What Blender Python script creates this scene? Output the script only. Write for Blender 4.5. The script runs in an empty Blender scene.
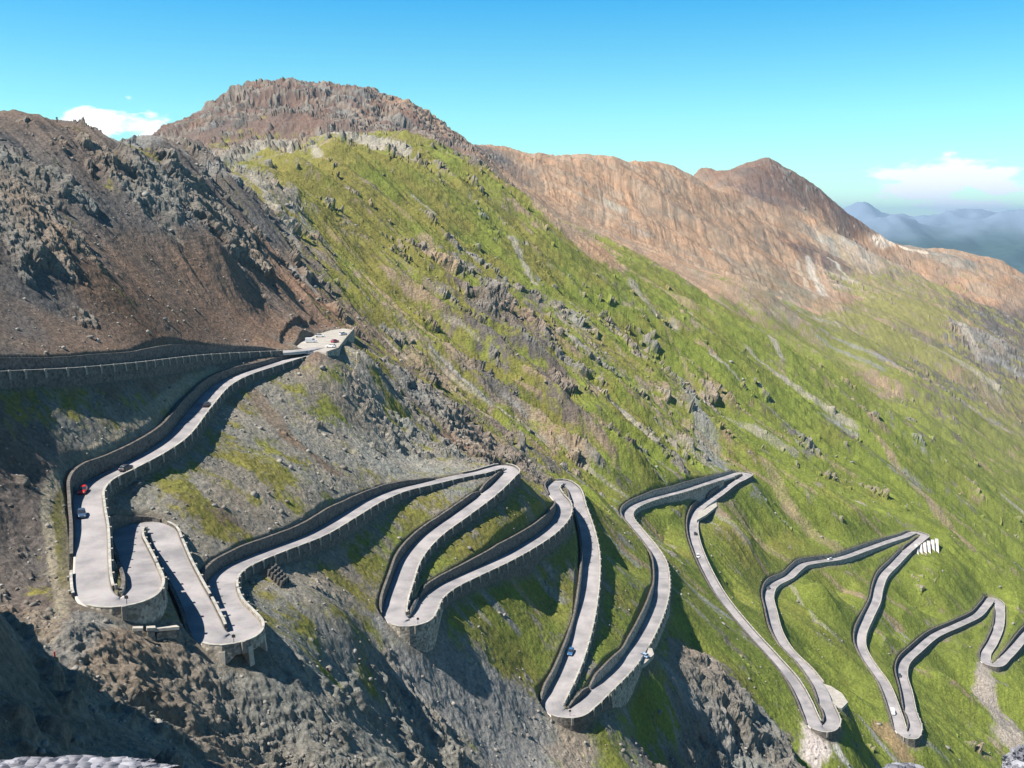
import bpy, bmesh, math, random, time
import numpy as np
from mathutils import Vector, Matrix
T0 = time.time()
random.seed(5)
RNG = np.random.default_rng(11)
C = bpy.context.scene.collection
SC = bpy.context.scene

# ------------------------------------------------------------------ camera model
F = 1000.0
PITCH = math.atan2(162.0, F)
CP, SP = math.cos(PITCH), math.sin(PITCH)

def ray(u, v):
    a = (u - 512.0) / F; b = (384.0 - v) / F
    return np.array([a, CP + b * SP, -SP + b * CP])

def at_y(u, v, Y):
    d = ray(u, v); return d * (Y / d[1])

def at_z(u, v, z):
    d = ray(u, v); return d * (z / d[2])

cam = bpy.data.cameras.new('camera'); cam_o = bpy.data.objects.new('camera', cam); C.objects.link(cam_o)
cam.lens = 36.0 * F / 1024.0; cam.sensor_width = 36; cam.sensor_fit = 'HORIZONTAL'
cam.clip_start = 0.3; cam.clip_end = 60000
cam_o.location = (0, 0, 0); cam_o.rotation_euler = (math.pi / 2 - PITCH, 0, 0)
SC.camera = cam_o

# ------------------------------------------------------------------ noise
_perm = RNG.permutation(4096).astype(np.int64)
_gang = RNG.random(4096) * 2 * np.pi
_gx, _gy = np.cos(_gang).astype(np.float32), np.sin(_gang).astype(np.float32)

def _h(ix, iy):
    return _perm[(_perm[ix & 4095] + iy) & 4095]

def perlin(x, y):
    xf = np.floor(x); yf = np.floor(y)
    ix = xf.astype(np.int64); iy = yf.astype(np.int64)
    fx = (x - xf).astype(np.float32); fy = (y - yf).astype(np.float32)
    u = fx * fx * fx * (fx * (fx * 6 - 15) + 10); w = fy * fy * fy * (fy * (fy * 6 - 15) + 10)
    def g(i, j, dx, dy):
        k = _h(i, j); return _gx[k] * dx + _gy[k] * dy
    n00 = g(ix, iy, fx, fy); n10 = g(ix + 1, iy, fx - 1, fy)
    n01 = g(ix, iy + 1, fx, fy - 1); n11 = g(ix + 1, iy + 1, fx - 1, fy - 1)
    a = n00 + u * (n10 - n00); b = n01 + u * (n11 - n01)
    return (a + w * (b - a)) * 1.5

def fbm(x, y, oct=4, gain=0.5, ox=0.0):
    s = 0; a = 1.0; t = 0
    for i in range(oct):
        s = s + a * perlin(x + ox + 17.3 * i, y - ox + 9.1 * i); t += a
        x = x * 2.03; y = y * 2.03; a *= gain
    return s / t

def ridged(x, y, oct=4, gain=0.55, ox=0.0):
    s = 0; a = 1.0; t = 0
    for i in range(oct):
        s = s + a * (1 - 2 * np.abs(perlin(x + ox + 31.7 * i, y + 5.3 * i))); t += a
        x = x * 2.1; y = y * 2.1; a *= gain
    return s / t

def smooth(e0, e1, x):
    t = np.clip((x - e0) / (e1 - e0), 0, 1); return t * t * (3 - 2 * t)

# ------------------------------------------------------------------ the road, traced as pixel + altitude
# (u, v, z or None); arms are separated by name
ROAD_A = ('the uppermost road running in from the left edge', [(-140, 386, -31), (-60, 379, -33.5), (0, 373, -36), (66, 369.5, None),
          (125, 364.5, None), (200, 356, -46.5), (258, 352.5, -49.6), (297, 350.5, None), (318, 347.5, -51.0)])
ARMS = [
 ('the road curving down from the parking terrace to the red car', [(330, 345, -51.0), (316, 351.5, -51.8), (300, 357, None), (272, 366, None), (243, 375.5, None), (222, 386, None),
   (200, 409, None), (174, 440, None), (150, 456, None), (122, 470.5, None), (99, 482, None), (89, 493, -62.3), (88.5, 510, None), (91, 532, None), (91, 560, None), (91.5, 582, None)]),
 ('the first hairpin on the left, round the grass island', [(95, 595, -65.8), (104, 602, None), (119, 603.5, None), (134, 600, None), (144, 589, None)]),
 ('the short shadowed ramp behind the first left hairpin', [(139, 568, None), (131, 549, None), (127, 538, -70), (131, 529.5, None), (146, 525.5, None), (160, 530, None)]),
 ('the dark ramp dropping to the pillared hairpin', [(167, 544, None), (174, 562, None), (184, 583, None), (195, 604, None), (204, 623, -75.2)]),
 ('the pillared hairpin at lower left', [(211, 636, None), (224, 641, -76), (240, 637, None), (245, 628, None), (236, 616, None), (227, 606, -77.2)]),
 ('the long straight climbing right from the pillared hairpin', [(221.5, 592, None), (223, 580, None), (233, 570, -80.5), (250, 561.5, None), (275, 551.5, None), (315, 536, -86.5),
   (346, 518, None), (375, 501, -89.5), (400, 491, None), (425, 485, None), (455, 478, None), (480, 473, None), (492, 469.5, None)]),
 ('the top middle hairpin beside the dark rock', [(504, 467, -95.5), (511, 471.5, None), (505, 479, None)]),
 ('the road descending left from the top middle hairpin', [(488, 495, None), (460, 516, None), (430, 538, None), (411, 560, None), (402, 583, None), (395, 606, None)]),
 ('the walled hairpin at bottom centre left', [(395, 617, None), (404, 623.5, -105.5), (417, 621.5, None), (425, 612, None)]),
 ('the patched road rising right from the walled hairpin', [(431, 600, None), (445, 588.5, None), (470, 576, None), (500, 562, None), (525, 548.5, -114.5), (548, 533, None), (562, 517, None), (563, 504, -119)]),
 ('the narrow crest hairpin at centre', [(556, 495, None), (553, 487, None), (562, 482, -122.5), (572, 488, None)]),
 ('the steep road with the blue car running down to the bottom', [(579, 508, None), (587, 533, -128.5), (591, 556, None), (590, 585, None), (585.5, 615, None), (577, 648, None), (566, 677, None), (556, 697, None)]),
 ('the round bottom hairpin at centre', [(553, 706, None), (560, 713, -142), (573, 714, None), (585, 706, None)]),
 ('the broad road rising from the bottom centre hairpin', [(600, 692, None), (625, 667, None), (640, 645, -150), (652, 622, None), (659, 603, None), (662, 583, -158.5), (659, 562, None), (650, 547, None),
   (637, 531, None), (627, 516, -167), (633, 507.5, None), (652, 499.5, None), (680, 492, -174.5), (705, 484, None), (727, 477, None)]),
 ('the high hairpin at right of centre', [(740, 473.5, None), (748, 474.5, -181.5), (742, 479, None)]),
 ('the long road slanting down from the high hairpin', [(733, 483.5, None), (718, 495, None), (701, 507, -185.8), (693.5, 520, None), (693, 535, None), (701, 560, -193), (720, 596, None), (746, 629, None),
   (769.5, 655, -202), (792, 681, None), (804, 702, None), (811, 718, None)]),
 ('the walled hairpin at lower right of centre', [(817, 727, None), (825, 729.5, -209), (832, 723, None)]),
 ('the winding road rising to the ribbed hairpin', [(826, 705, None), (820, 689, -213), (807, 671, None), (788, 652, None), (777, 634, None), (771, 612, -223), (768, 596, None), (773, 585.5, None), (788, 577.5, None),
   (796, 570, None), (803, 565, -230), (816, 562.3, None), (838, 559, None), (863, 550.5, -236), (887, 542, None), (903, 537, None)]),
 ('the ribbed hairpin at far right', [(915, 533, None), (924, 535.5, -243), (919, 541, None)]),
 ('the curving road below the ribbed hairpin', [(906, 552, None), (894, 564.5, None), (883, 576, -248.5), (878, 588, None), (875, 602, None), (867, 619, None), (860.5, 635, -255), (860.5, 647, None), (868, 662, None), (884, 685, None), (896, 716, None)]),
 ('the lowest bottom right hairpin', [(902, 732, -265), (910, 737, None), (915, 728, None)]),
 ('the lower right road bending up to the small hairpin', [(910, 712, None), (906, 692, None), (901.5, 675, -270.5), (904, 663, None), (917, 650, None), (934, 636, None), (958, 625, -277), (976, 616, None), (986, 605, None)]),
 ('the small hairpin near the right edge', [(992, 599, -283), (998, 602.5, None), (999.5, 612, None)]),
 ('the last short road beside the right edge', [(998, 628, None), (992, 643, None), (985, 656, -287.5), (987, 663, None), (995, 665.5, None), (1006, 657, None), (1016, 646, -290.5), (1026, 634, None), (1050, 612, -294)]),
]
HW = 3.15

def trace(pts, closed=False):
    u = np.array([p[0] for p in pts], float); v = np.array([p[1] for p in pts], float)
    z = np.array([np.nan if p[2] is None else p[2] for p in pts], float)
    known = ~np.isnan(z)
    s = np.arange(len(pts), dtype=float)
    zz = np.interp(s, s[known], z[known])
    for _ in range(12):
        P = np.array([at_z(a, b, c) for a, b, c in zip(u, v, zz)])
        s = np.concatenate([[0], np.cumsum(np.hypot(*(P[1:, :2] - P[:-1, :2]).T))])
        zn = np.interp(s, s[known], z[known])
        zz = 0.5 * zz + 0.5 * zn
    return np.array([at_z(a, b, c) for a, b, c in zip(u, v, zz)])

def resample(P, step):
    # centripetal catmull-rom, then equal steps
    out = []; tag = []
    Q = np.vstack([2 * P[0] - P[1], P, 2 * P[-1] - P[-2]])
    for i in range(1, len(Q) - 2):
        p0, p1, p2, p3 = Q[i - 1], Q[i], Q[i + 1], Q[i + 2]
        t0 = 0; t1 = t0 + np.linalg.norm(p1 - p0) ** .5; t2 = t1 + np.linalg.norm(p2 - p1) ** .5; t3 = t2 + np.linalg.norm(p3 - p2) ** .5
        n = max(4, int(np.linalg.norm(p2 - p1) / 0.4))
        for t in np.linspace(t1, t2, n, endpoint=False):
            A1 = (t1 - t) / (t1 - t0) * p0 + (t - t0) / (t1 - t0) * p1
            A2 = (t2 - t) / (t2 - t1) * p1 + (t - t1) / (t2 - t1) * p2
            A3 = (t3 - t) / (t3 - t2) * p2 + (t - t2) / (t3 - t2) * p3
            B1 = (t2 - t) / (t2 - t0) * A1 + (t - t0) / (t2 - t0) * A2
            B2 = (t3 - t) / (t3 - t1) * A2 + (t - t1) / (t3 - t1) * A3
            out.append((t2 - t) / (t2 - t1) * B1 + (t - t1) / (t2 - t1) * B2); tag.append(i - 1)
    out.append(P[-1]); tag.append(len(P) - 2)
    out = np.array(out); tag = np.array(tag)
    s = np.concatenate([[0], np.cumsum(np.linalg.norm(out[1:] - out[:-1], axis=1))])
    n = int(s[-1] / step) + 1
    si = np.linspace(0, s[-1], n)
    R = np.stack([np.interp(si, s, out[:, k]) for k in range(3)], 1)
    tg = tag[np.clip(np.searchsorted(s, si), 0, len(tag) - 1)]
    return R, tg

PA = trace(ROAD_A[1]); CA, TA = resample(PA, 0.8)
flat = []; arm_of = []
for ai, (nm, pts) in enumerate(ARMS):
    for p in pts: flat.append(p); arm_of.append(ai)
PB = trace(flat)
CB, TB = resample(PB, 0.8)
ARMB = np.array([arm_of[min(t, len(arm_of) - 1)] for t in TB])
# even out the altitude along the run
def lowpass(z, k):
    w = np.hanning(2 * k + 1); w /= w.sum()
    return np.convolve(np.pad(z, k, mode='edge'), w, mode='valid')
CB[:, 2] = lowpass(CB[:, 2], 12); CA[:, 2] = lowpass(CA[:, 2], 12)
ALLC = np.vstack([CA, CB])
print('road length', len(CA) * .8, len(CB) * .8)

# ------------------------------------------------------------------ pads beside the road: (pixel polygon, altitude)
def poly_at(pts, z): return np.array([at_z(u, v, z) for u, v in pts])
PARK = poly_at([(296, 347), (303, 341), (316, 335), (330, 330.5), (343, 328.5), (353, 330), (346, 338), (337, 349.5), (326, 353), (312, 351)], -51.1)
PAD1 = poly_at([(631, 661), (640, 647), (652, 648), (654, 654), (646, 662), (636, 669)], -150.0)
PAD2 = poly_at([(822, 683), (831, 686), (842, 693), (848, 702), (842, 708), (834, 707), (826, 700)], -213.6)
PAD3 = poly_at([(700, 503), (716, 497), (717, 506), (706, 515), (697, 520)], -186.2)
PADS = [PARK, PAD1, PAD2, PAD3]

def inside(poly, x, y):
    r = np.zeros(np.shape(x), bool); n = len(poly)
    for i in range(n):
        x1, y1 = poly[i][:2]; x2, y2 = poly[(i + 1) % n][:2]
        c = ((y1 > y) != (y2 > y)) & (x < (x2 - x1) * (y - y1) / (y2 - y1 + 1e-12) + x1)
        r ^= c
    return r

# ------------------------------------------------------------------ control points of the relief
CTL = []
def c(u, v, Y): CTL.append(at_y(u, v, Y))
def w(x, y, z): CTL.append(np.array([x, y, z], float))
def on_plane(u, v, dz=0.0):
    d = ray(u, v); d = d / d[1]
    # z = -297 - .6 x + .3 y
    Y = (-297 + dz) / (d[2] + .6 * d[0] - .3)
    CTL.append(d * Y)
# left hill above the uppermost road
for p in [(0,120,420),(40,123,450),(75,127,480),(110,131,520),(150,135,560),(0,250,300),(0,320,266),(75,250,335),(75,320,300),(150,250,402),(150,320,338),(75,190,400),(150,190,455),(0,190,345),
          (225,250,440),(225,320,398),(215,195,520),(190,150,610),(240,215,535),(290,270,535),(305,290,505),(312,303,494),(270,290,478),(250,290,448),(330,312,510),(290,322,448),(342,320,520),(318,322,490),(262,325,425),(-150,100,380),(-150,250,255),(-150,350,205),(-400,150,230),(-400,300,160)]: c(*p)
# behind the left hill
w(-215, 560, 20); w(-190, 640, 15); w(-300, 650, -20); w(-420, 500, 0); w(-170, 700, 20); w(-350, 900, -30); w(-700, 1200, -50); w(-600, 400, 60); w(-1500,1500,0); w(-1200,400,60)
# the big grassy flank
for p in [(250,170),(290,160),(330,145),(330,200),(330,250),(370,300),(400,200),(400,300),(400,350),(440,395),(430,150),(480,155),(480,250),(480,350),(490,415),(515,430),(545,215),(515,185),(545,300),(545,400),(540,445),(590,470),(600,240),(620,262),
          (620,350),(620,450),(700,320),(700,400),(700,450),(760,350),(780,420),(760,460),(850,480),(850,400),(930,480),(930,420),(1000,560),(1000,500),(1000,430),(1100,560),(1100,480),(700,590),(650,480),(740,530),(820,620),(700,560),(930,700),(960,740),(1020,760),(1000,710),(880,660),(820,590),(1060,700),(1100,650),(860,740),(890,800),(1000,850),(900,850)]: on_plane(*p)
for p in [(250,170),(330,145),(430,152),(480,155),(545,215),(600,240)]:
    d = at_y(p[0], p[1], 1); d = d / d[1]; Y = -297 / (d[2] + .6 * d[0] - .3)
    q = d * Y; w(q[0] - 30 * 0 + 10, q[1] + 130, q[2] - (12 if p[0] > 450 else -4)); 
w(-150, 1050, 78); w(-50, 1350, 40); w(40, 1300, -30); w(130, 1350, -50)
# the red ridge and its peaks
for p in [(290,88,1600),(250,93,1580),(200,110,1540),(165,134,1480),(318,95,1640),(345,93,1700),(380,103,1760),(420,124,1850),(460,140,1950),(500,147,2000),(540,152,2050),(600,155,2100),(640,160,2150),(665,172,2230),(688,180,2560),(702,169,2620),(722,175,2600),(745,167,2600),(768,163,2600),(790,178,2600),(820,198,2600),(850,218,2600),(880,243,2600),(905,250,2700),(960,254,2700),(1000,262,2620),(1024,276,2560),(1060,300,2500),(1150,330,2400),
          (200,137,1300),(270,125,1220),(330,128,1200),(400,135,1350),(450,148,1500),(285,110,1450),(360,115,1500),
          (500,165,1850),(545,190,1800),(580,215,1750),(600,228,1650),(660,250,1650),(620,190,1900),(700,225,1950),(700,270,1600),(640,256,1450),(760,230,2100),(760,280,1650),(740,200,2300),
          (815,245,2150),(810,262,2030),(800,300,1700),(850,250,2350),(850,290,1950),(900,270,2350),(900,320,1750),(960,280,2350),(960,305,2150),(960,350,1700),(1010,300,2300),(1010,350,1800),(1080,350,2200),(1080,420,1600),(850,330,1550),(790,345,1330)]: c(*p)
for p in [(285,84,1600),(200,106,1540),(165,131,1480),(350,90,1700),(420,122,1850),(500,147,2000),(600,155,2100),(665,172,2230),(715,178,2500),(768,163,2600),(820,198,2600),(880,243,2600),(960,254,2700),(1024,276,2560),(1150,330,2400)]:
    q = at_y(p[0], p[1], p[2]); w(q[0] * 1.12, q[1] + 330, q[2] - 190); w(q[0] * 1.3, q[1] + 1100, q[2] - 520)
# between the arms and the near ground
for p in [(130,395,281),(60,388,262),(20,389,236),(180,380,320),(60,440,245),(100,430,256),(30,480,212),(20,540,188),(0,430,214),(0,600,165),(-60,560,170),(48,560,184),(48,500,212),(55,600,166),
          (400,430,400),(330,400,372),(250,420,320),(180,500,240),(300,480,290),(400,460,375),(250,520,250),
          (300,600,222),(350,620,226),(300,650,192),(290,690,180),(400,645,252),(430,660,258),(480,600,308),(500,640,286),(540,600,330),(540,660,292),(456,698,250),(500,700,260),(530,740,258),(470,740,238),(440,740,230),(400,690,236),(500,768,240),(380,660,238),(340,660,216),(330,740,170),(360,768,168),(420,768,214),(300,625,212),
          (240,692,173),(190,680,163),(140,640,165),(140,680,150),(90,640,152),(60,640,147),(0,640,138),(0,700,112),(60,740,106),(150,750,126),(200,740,148),(260,745,161),
          (590,768,262),(560,768,250),(640,740,300),(700,768,330),(700,700,352),(676,620,412),(690,600,432),(662,652,366),(660,690,345),(690,645,396),(620,742,290),(700,600,452),(700,640,400),(720,660,392),(720,730,350),(780,720,385),(380,380,432),(440,430,432),(360,352,420),(760,740,355),(740,680,385),(800,768,370),(640,600,400),(610,560,420),(620,640,350),(540,500,420),(530,520,385),(470,550,330)]: c(*p)
# steep ground under the viewer and out of frame
w(0, 1, -1.75); w(-3, 2, -1.9); w(3, 2, -1.95); w(0, 5, -4.4); w(-6, 4, -3.2); w(0, 12, -10.5); w(0, 30, -27); w(-15, 30, -22); w(20, 30, -32); w(0, 60, -52); w(0, 100, -78); w(-30, 80, -56); w(40, 80, -78); w(0, -20, 3); w(-30, 10, -2); w(30, 5, -9)
w(-76, 108, -14); w(-70, 99, -18); w(-86, 121, -10); w(-66, 90, -24); w(-98, 96, -10); w(-84, 82, -16); w(-112, 120, -18); w(-72, 66, -18); w(-60, 40, -8); w(-140, 100, 5); w(-60, 90, -44); w(-150, 140, -12); w(-96, 140, -48); w(-200, 120, 20); w(-100, 0, 5)
w(40, 140, -112); w(90, 180, -145); w(150, 230, -190); w(100, 80, -110); w(250, 300, -270); w(350, 350, -330); w(500, 500, -420); w(250, 150, -260); w(800, 700, -560); w(700, 300, -540); w(1500, 1200, -800)
w(1300, 1700, -560); w(900, 1100, -480); w(1900, 2200, -760)
CTL = np.array(CTL)
cc = ALLC[::10]
# keep one control where two arms nearly touch
keep = []
for p in cc:
    if all((p[0] - q[0]) ** 2 + (p[1] - q[1]) ** 2 > 16 for q in keep): keep.append(p)
cc = np.array(keep)
pp = np.vstack([P[::2] for P in PADS])
K0 = []
for q in CTL:   # a traced point beats a guessed one
    if np.min(np.hypot(ALLC[:, 0] - q[0], ALLC[:, 1] - q[1])) > 9: K0.append(q)
CT = np.vstack([cc, pp, np.array(K0)])
def mq(r2, c0): return np.sqrt(r2 + c0)
def rbf_fit(P):
    n = len(P); D = ((P[:, None, :2] - P[None, :, :2]) ** 2).sum(-1)
    A = np.zeros((n + 3, n + 3)); A[:n, :n] = -mq(D, 49.0) + np.eye(n) * 1.0
    A[:n, n] = 1; A[:n, n + 1:] = P[:, :2] / 1000; A[n:, :n] = A[:n, n:].T
    return np.linalg.solve(A, np.concatenate([P[:, 2], [0, 0, 0]]))
WT = rbf_fit(CT)
def rbf(x, y):
    sh = x.shape; x = x.ravel(); y = y.ravel(); out = np.empty(len(x))
    for i in range(0, len(x), 20000):
        a = x[i:i + 20000]; b = y[i:i + 20000]
        D = (a[:, None] - CT[None, :, 0]) ** 2 + (b[:, None] - CT[None, :, 1]) ** 2
        out[i:i + 20000] = -mq(D, 49.0) @ WT[:-3] + WT[-3] + WT[-2] * a / 1000 + WT[-1] * b / 1000
    return out.reshape(sh)

# ------------------------------------------------------------------ the relief on a fan-shaped grid, finer near the viewer
TH_IN = math.radians(28.6)
th = np.concatenate([np.linspace(-math.radians(80), -math.radians(29), 130), np.linspace(-TH_IN, TH_IN, 1150), np.linspace(math.radians(29), math.radians(62), 90)])
rr = np.concatenate([np.geomspace(0.8, 88, 110), np.geomspace(89, 900, 1010), np.geomspace(902, 4200, 470)])
NT, NR = len(th), len(rr)
def coarse(a, k):
    idx = np.unique(np.concatenate([np.arange(0, len(a), k), [len(a) - 1]])); return a[idx], idx
thc, ti = coarse(th, 4); rrc, ri = coarse(rr, 4)
RC, TC = np.meshgrid(rrc, thc, indexing='ij')
ZC = rbf(RC * np.sin(TC), RC * np.cos(TC))
def up(Z):
    A = np.empty((len(rrc), NT))
    for i in range(len(rrc)): A[i] = np.interp(th, thc, Z[i])
    j = np.clip(np.searchsorted(rrc, rr) - 1, 0, len(rrc) - 2)
    t = ((rr - rrc[j]) / (rrc[j + 1] - rrc[j]))[:, None]
    return A[j] * (1 - t) + A[j + 1] * t
Z = up(ZC)
R2, T2 = np.meshgrid(rr, th, indexing='ij')
X = R2 * np.sin(T2); Y = R2 * np.cos(T2)
print('base', time.time() - T0)

# ------------------------------------------------------------------ ground cover read off by eye, cell by cell (32 px), carried onto the relief
VS = [96 + 32 * i for i in range(22)]
GR = ["00000000000000000000000000000000",
      "21211100310000000000000000000000",
      "12222333677777710000000000000000",
      "22332223577788882000000010000000",
      "12323112467788886100000012100000",
      "12211111356777777810000234103100",
      "11110000137766667788754322787433",
      "20100000014765656677888767788866",
      "21000000004655555667788878888867",
      "65543444433345555566777878777867",
      "66444444434344544556667878877867",
      "43222444433323345455766777788888",
      "22223543433333325667887667888888",
      "22333343333344346677887777888888",
      "22353222233455555665788888888888",
      "23343222235565666554788888888888",
      "12344433344446776655678888888888",
      "11111111143333576545566688888888",
      "10111111112433345636433668888878",
      "00111111111212122324322367888877",
      "00001111111211111243311145787878",
      "00001111111211111333311134677888"]
SO = ["kkkkkkpppppppprrrrrrrrrrrrrrrrrr",
      "kkkggpppppppprrrrrrrrrrrrrrrrrrr",
      "kkkkkkkggoogookkrrrrrrrppprrrrrr",
      "kkkkkkkkggoooggorrrrrrrpppprrrrr",
      "kkkkkkbkkgooogggorrrrrrrrrpprrrr",
      "kkkbbbbbbkooookkgorrrrrrrpwrrgrr",
      "kkbbbbbbbbkoookkgggorrroorwoorrr",
      "kbbbbbbbbbboookkkgggooooowooorkk",
      "kbbbbbbbbbgkoookkkoogoogoooookkk",
      "kggbbbbgggggkookkkoookogooookkok",
      "kggggggggggggkkookkooookkgookkgo",
      "kkggggggggggggbkkookkoookkkogkko",
      "kkgkggggggggggggkogkkoggogogkooo",
      "kkkgggbgggggggggggkgggogggogggoo",
      "kkkkgggggggggggggggggggggogooooo",
      "kkkkggggggggggggggggggggggoooooo",
      "kkkkggggggggggggggggggggggoooooo",
      "kkkkggggggggggggggggggkgggggoogo",
      "kkkggggggggggggggggggkkggggooogg",
      "kkkggggggggggggggggggkkkggggooog",
      "kkkkgggggggggggggggggkkkkggooogo",
      "kkkkggggggggggggggggkkkkkggooooo"]
RK = ["77777777777777775555555555555555",
      "66644477777777775555555555666666",
      "77777777765344663333333366644444",
      "88878886753323443433333355533333",
      "77778888544323442222222222442222",
      "66524568865345543311111111354332",
      "43332246765456554443211122533343",
      "32322223456667665554432111123255",
      "12222112345677776665443211124366",
      "44322233345677777666544333435543",
      "44432222244566777766655334434432",
      "55432223456777766777666434343322",
      "66433334445555645545643222322222",
      "66443222333333332443322222222222",
      "66442222332222222332332222222222",
      "66543222332222222233322222222222",
      "66544334322222223232322222222222",
      "55655555543333322322332221222222",
      "66677777765555543332455432222222",
      "77777777777666653333577543222222",
      "88777777777666655433578764332222",
      "88777777777666655443578864333222"]
for k in range(14, 22): SO[k] = ('kkkg' if k < 17 else 'ggggg' + 'ggggggggg') + SO[k][4 if k < 17 else 14:]
for G_ in (GR, SO, RK):
    for k, s in enumerate(G_): assert len(s) == 32, (k, len(s))
ur = np.stack([ray(u, v) for v in VS for u in range(16, 1024, 32)])

def hit(u, v, y0=30.0):
    """distance at which the line through a pixel meets the base relief"""
    d = ray(u, v); a = math.atan2(d[0], d[1]); j = np.argmin(np.abs(thc - a))
    col = ZC[:, j]; zr = rrc * d[2] / math.hypot(d[0], d[1])
    below = (zr < col) & (rrc > y0)
    k = np.argmax(below)
    if not below.any(): return None
    r0, r1 = rrc[k - 1], rrc[k]; f0 = zr[k - 1] - col[k - 1]; f1 = zr[k] - col[k]
    t = f0 / (f0 - f1 + 1e-9); r = r0 + (r1 - r0) * np.clip(t, 0, 1)
    s = r / math.hypot(d[0], d[1]); return d * s
soilcol = {'k': (0.15, 0.128, 0.115), 'p': (0.165, 0.115, 0.095), 'b': (0.20, 0.140, 0.105), 'g': (0.265, 0.24, 0.20), 'o': (0.29, 0.23, 0.16), 'r': (0.36, 0.245, 0.165), 'w': (0.40, 0.34, 0.27)}
cells = []; vals = []
for i, v in enumerate(VS):
    for j in range(32):
        q = hit(16 + 32 * j, v)
        if q is None: continue
        cells.append(q); vals.append([int(GR[i][j]) / 9, int(RK[i][j]) / 9, *soilcol[SO[i][j]]])
cells = np.array(cells); vals = np.array(vals)
# interpolate over the ground, each cell weighted by its distance relative to its own size
WX = RC * np.sin(TC); WY = RC * np.cos(TC)
jit = RC * 0.012
qx = WX + jit * fbm(WX / 40, WY / 40, 3, .6, 3.) * 2; qy = WY + jit * 2 * fbm(WX / 40, WY / 40, 3, .6, 77.)
cov = np.empty((WX.size, 5)); fx = qx.ravel(); fy = qy.ravel(); sz = (0.016 * np.linalg.norm(cells, axis=1)) ** 2
for i in range(0, len(fx), 20000):
    D = ((fx[i:i + 20000, None] - cells[None, :, 0]) ** 2 + (fy[i:i + 20000, None] - cells[None, :, 1]) ** 2) / sz[None]
    wgt = 1.0 / (D + 0.5) ** 2.2
    cov[i:i + 20000] = (wgt @ vals) / wgt.sum(1, keepdims=True)
cov = cov.reshape(WX.shape + (5,))
gf = up(cov[..., 0]); rk = up(cov[..., 1]); sc_ = [up(cov[..., k]) for k in (2, 3, 4)]
print('cover', time.time() - T0)

# ------------------------------------------------------------------ distance to the road, over the fan grid
Dr = np.full(Z.shape, 60.0); CUT = np.full(Z.shape, 1e9)
def stamp(px, py, pz, half, reach):
    r = math.hypot(px, py); a = math.atan2(px, py)
    i0, i1 = np.searchsorted(rr, [r - reach, r + reach]); da = reach / r
    j0, j1 = np.searchsorted(th, [a - da, a + da])
    if i1 <= i0 or j1 <= j0: return
    sl = (slice(i0, i1), slice(j0, j1))
    d = np.hypot(X[sl] - px, Y[sl] - py)
    Dr[sl] = np.minimum(Dr[sl], d - half)
    CUT[sl] = np.minimum(CUT[sl], pz - 0.45 + np.maximum(0, d - half - 0.25) * 2.4)
for k, p in enumerate(ALLC[::1]): stamp(p[0], p[1], p[2], HW, 7 if k % 12 else 34)
for P in PADS:
    x0, y0 = P[:, :2].min(0); x1, y1 = P[:, :2].max(0)
    gx, gy = np.meshgrid(np.arange(x0, x1, 1.2), np.arange(y0, y1, 1.2)); m = inside(P, gx, gy)
    for a, b in zip(gx[m], gy[m]): stamp(a, b, P[0, 2], .9, 7)
print('road field', time.time() - T0)

# ------------------------------------------------------------------ relief detail
quiet = smooth(0.5, 22, Dr)
# cross-slope / down-slope axes of the big flank
fc = X * 0.447 + Y * 0.894; ff = X * 0.894 - Y * 0.447
wx = X + 14 * fbm(X / 90, Y / 90, 3); wy = Y + 14 * fbm(X / 90 + 40, Y / 90, 3)
wfc = wx * 0.447 + wy * 0.894; wff = wx * 0.894 - wy * 0.447
farw = smooth(60, 400, R2)
gul = ridged(wfc / 46, wff / 300, 4, .5, 5.0)              # gullies running down the flank
gul2 = ridged(wfc / 14, wff / 90, 3, .5, 55.0)
big = fbm(X / 210, Y / 210, 4, .5, 9.)
Zn = Z + quiet * farw * (big * np.minimum(R2 * 0.008, 11))
far_amp = 1 - .45 * smooth(1000, 1500, R2)
Zn += quiet * farw * (gul - .35) * (5.5 + 9.0 * rk + 5.0 * smooth(450, 700, R2)) * far_amp * smooth(250, 600, R2) + quiet * farw * (gul2 - .3) * (.1 + 1.3 * rk) * smooth(200, 500, R2)
fold = fbm(wfc / 120, wff / 520, 3, .5, 15.); Zn += quiet * fold * 26 * smooth(420, 750, R2) * (1 - .2 * smooth(1200, 1800, R2)) * (1 + .6 * smooth(.1, .25, T2) * smooth(900, 1100, R2))
# craggy rock: stepped, sharp-edged
rk = rk - .24 * smooth(-.12, -.24, T2) * smooth(700, 560, R2) * smooth(-60, -40, Z)
owob = 5 * fbm(X / 12, Y / 12, 2)
def outcrop(u, v, rad, amt):
    q = hit(u, v)
    if q is None: return 0
    d = np.hypot(X - q[0] + owob, Y - q[1]); return amt * np.exp(-(d / rad) ** 2)
for (u, v, rad, amt) in [(20,215,22,.5),(45,240,16,.45),(60,190,16,.4),(110,165,14,.4),(150,180,18,.5),(185,195,20,.5),(215,215,20,.5),(235,240,18,.45),(165,215,12,.4),(20,175,15,.4),(80,320,7,.7),(250,265,14,.35),(10,260,10,.4),
      (700,690,16,.6),(725,700,18,.6),(745,725,20,.6),(715,735,18,.6),(760,755,20,.5),(690,745,14,.4),(585,745,9,.4),(600,700,8,.3),(440,410,18,.3),(415,390,16,.3),(470,440,16,.3),(525,470,12,.5),(540,480,8,.5),
      (150,665,10,.4),(200,670,10,.4),(230,710,12,.4),(170,700,10,.4),(120,690,10,.3),(975,340,40,.4),(1000,350,40,.4),(900,410,20,.3),(760,300,30,.2)]:
    rk = rk + outcrop(u, v, rad, amt)
cr = ridged(wx / 17, wy / 17, 5, .62, 21.)
cr2 = fbm(wx / 6.5, wy / 6.5, 4, .6, 91.)
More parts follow.
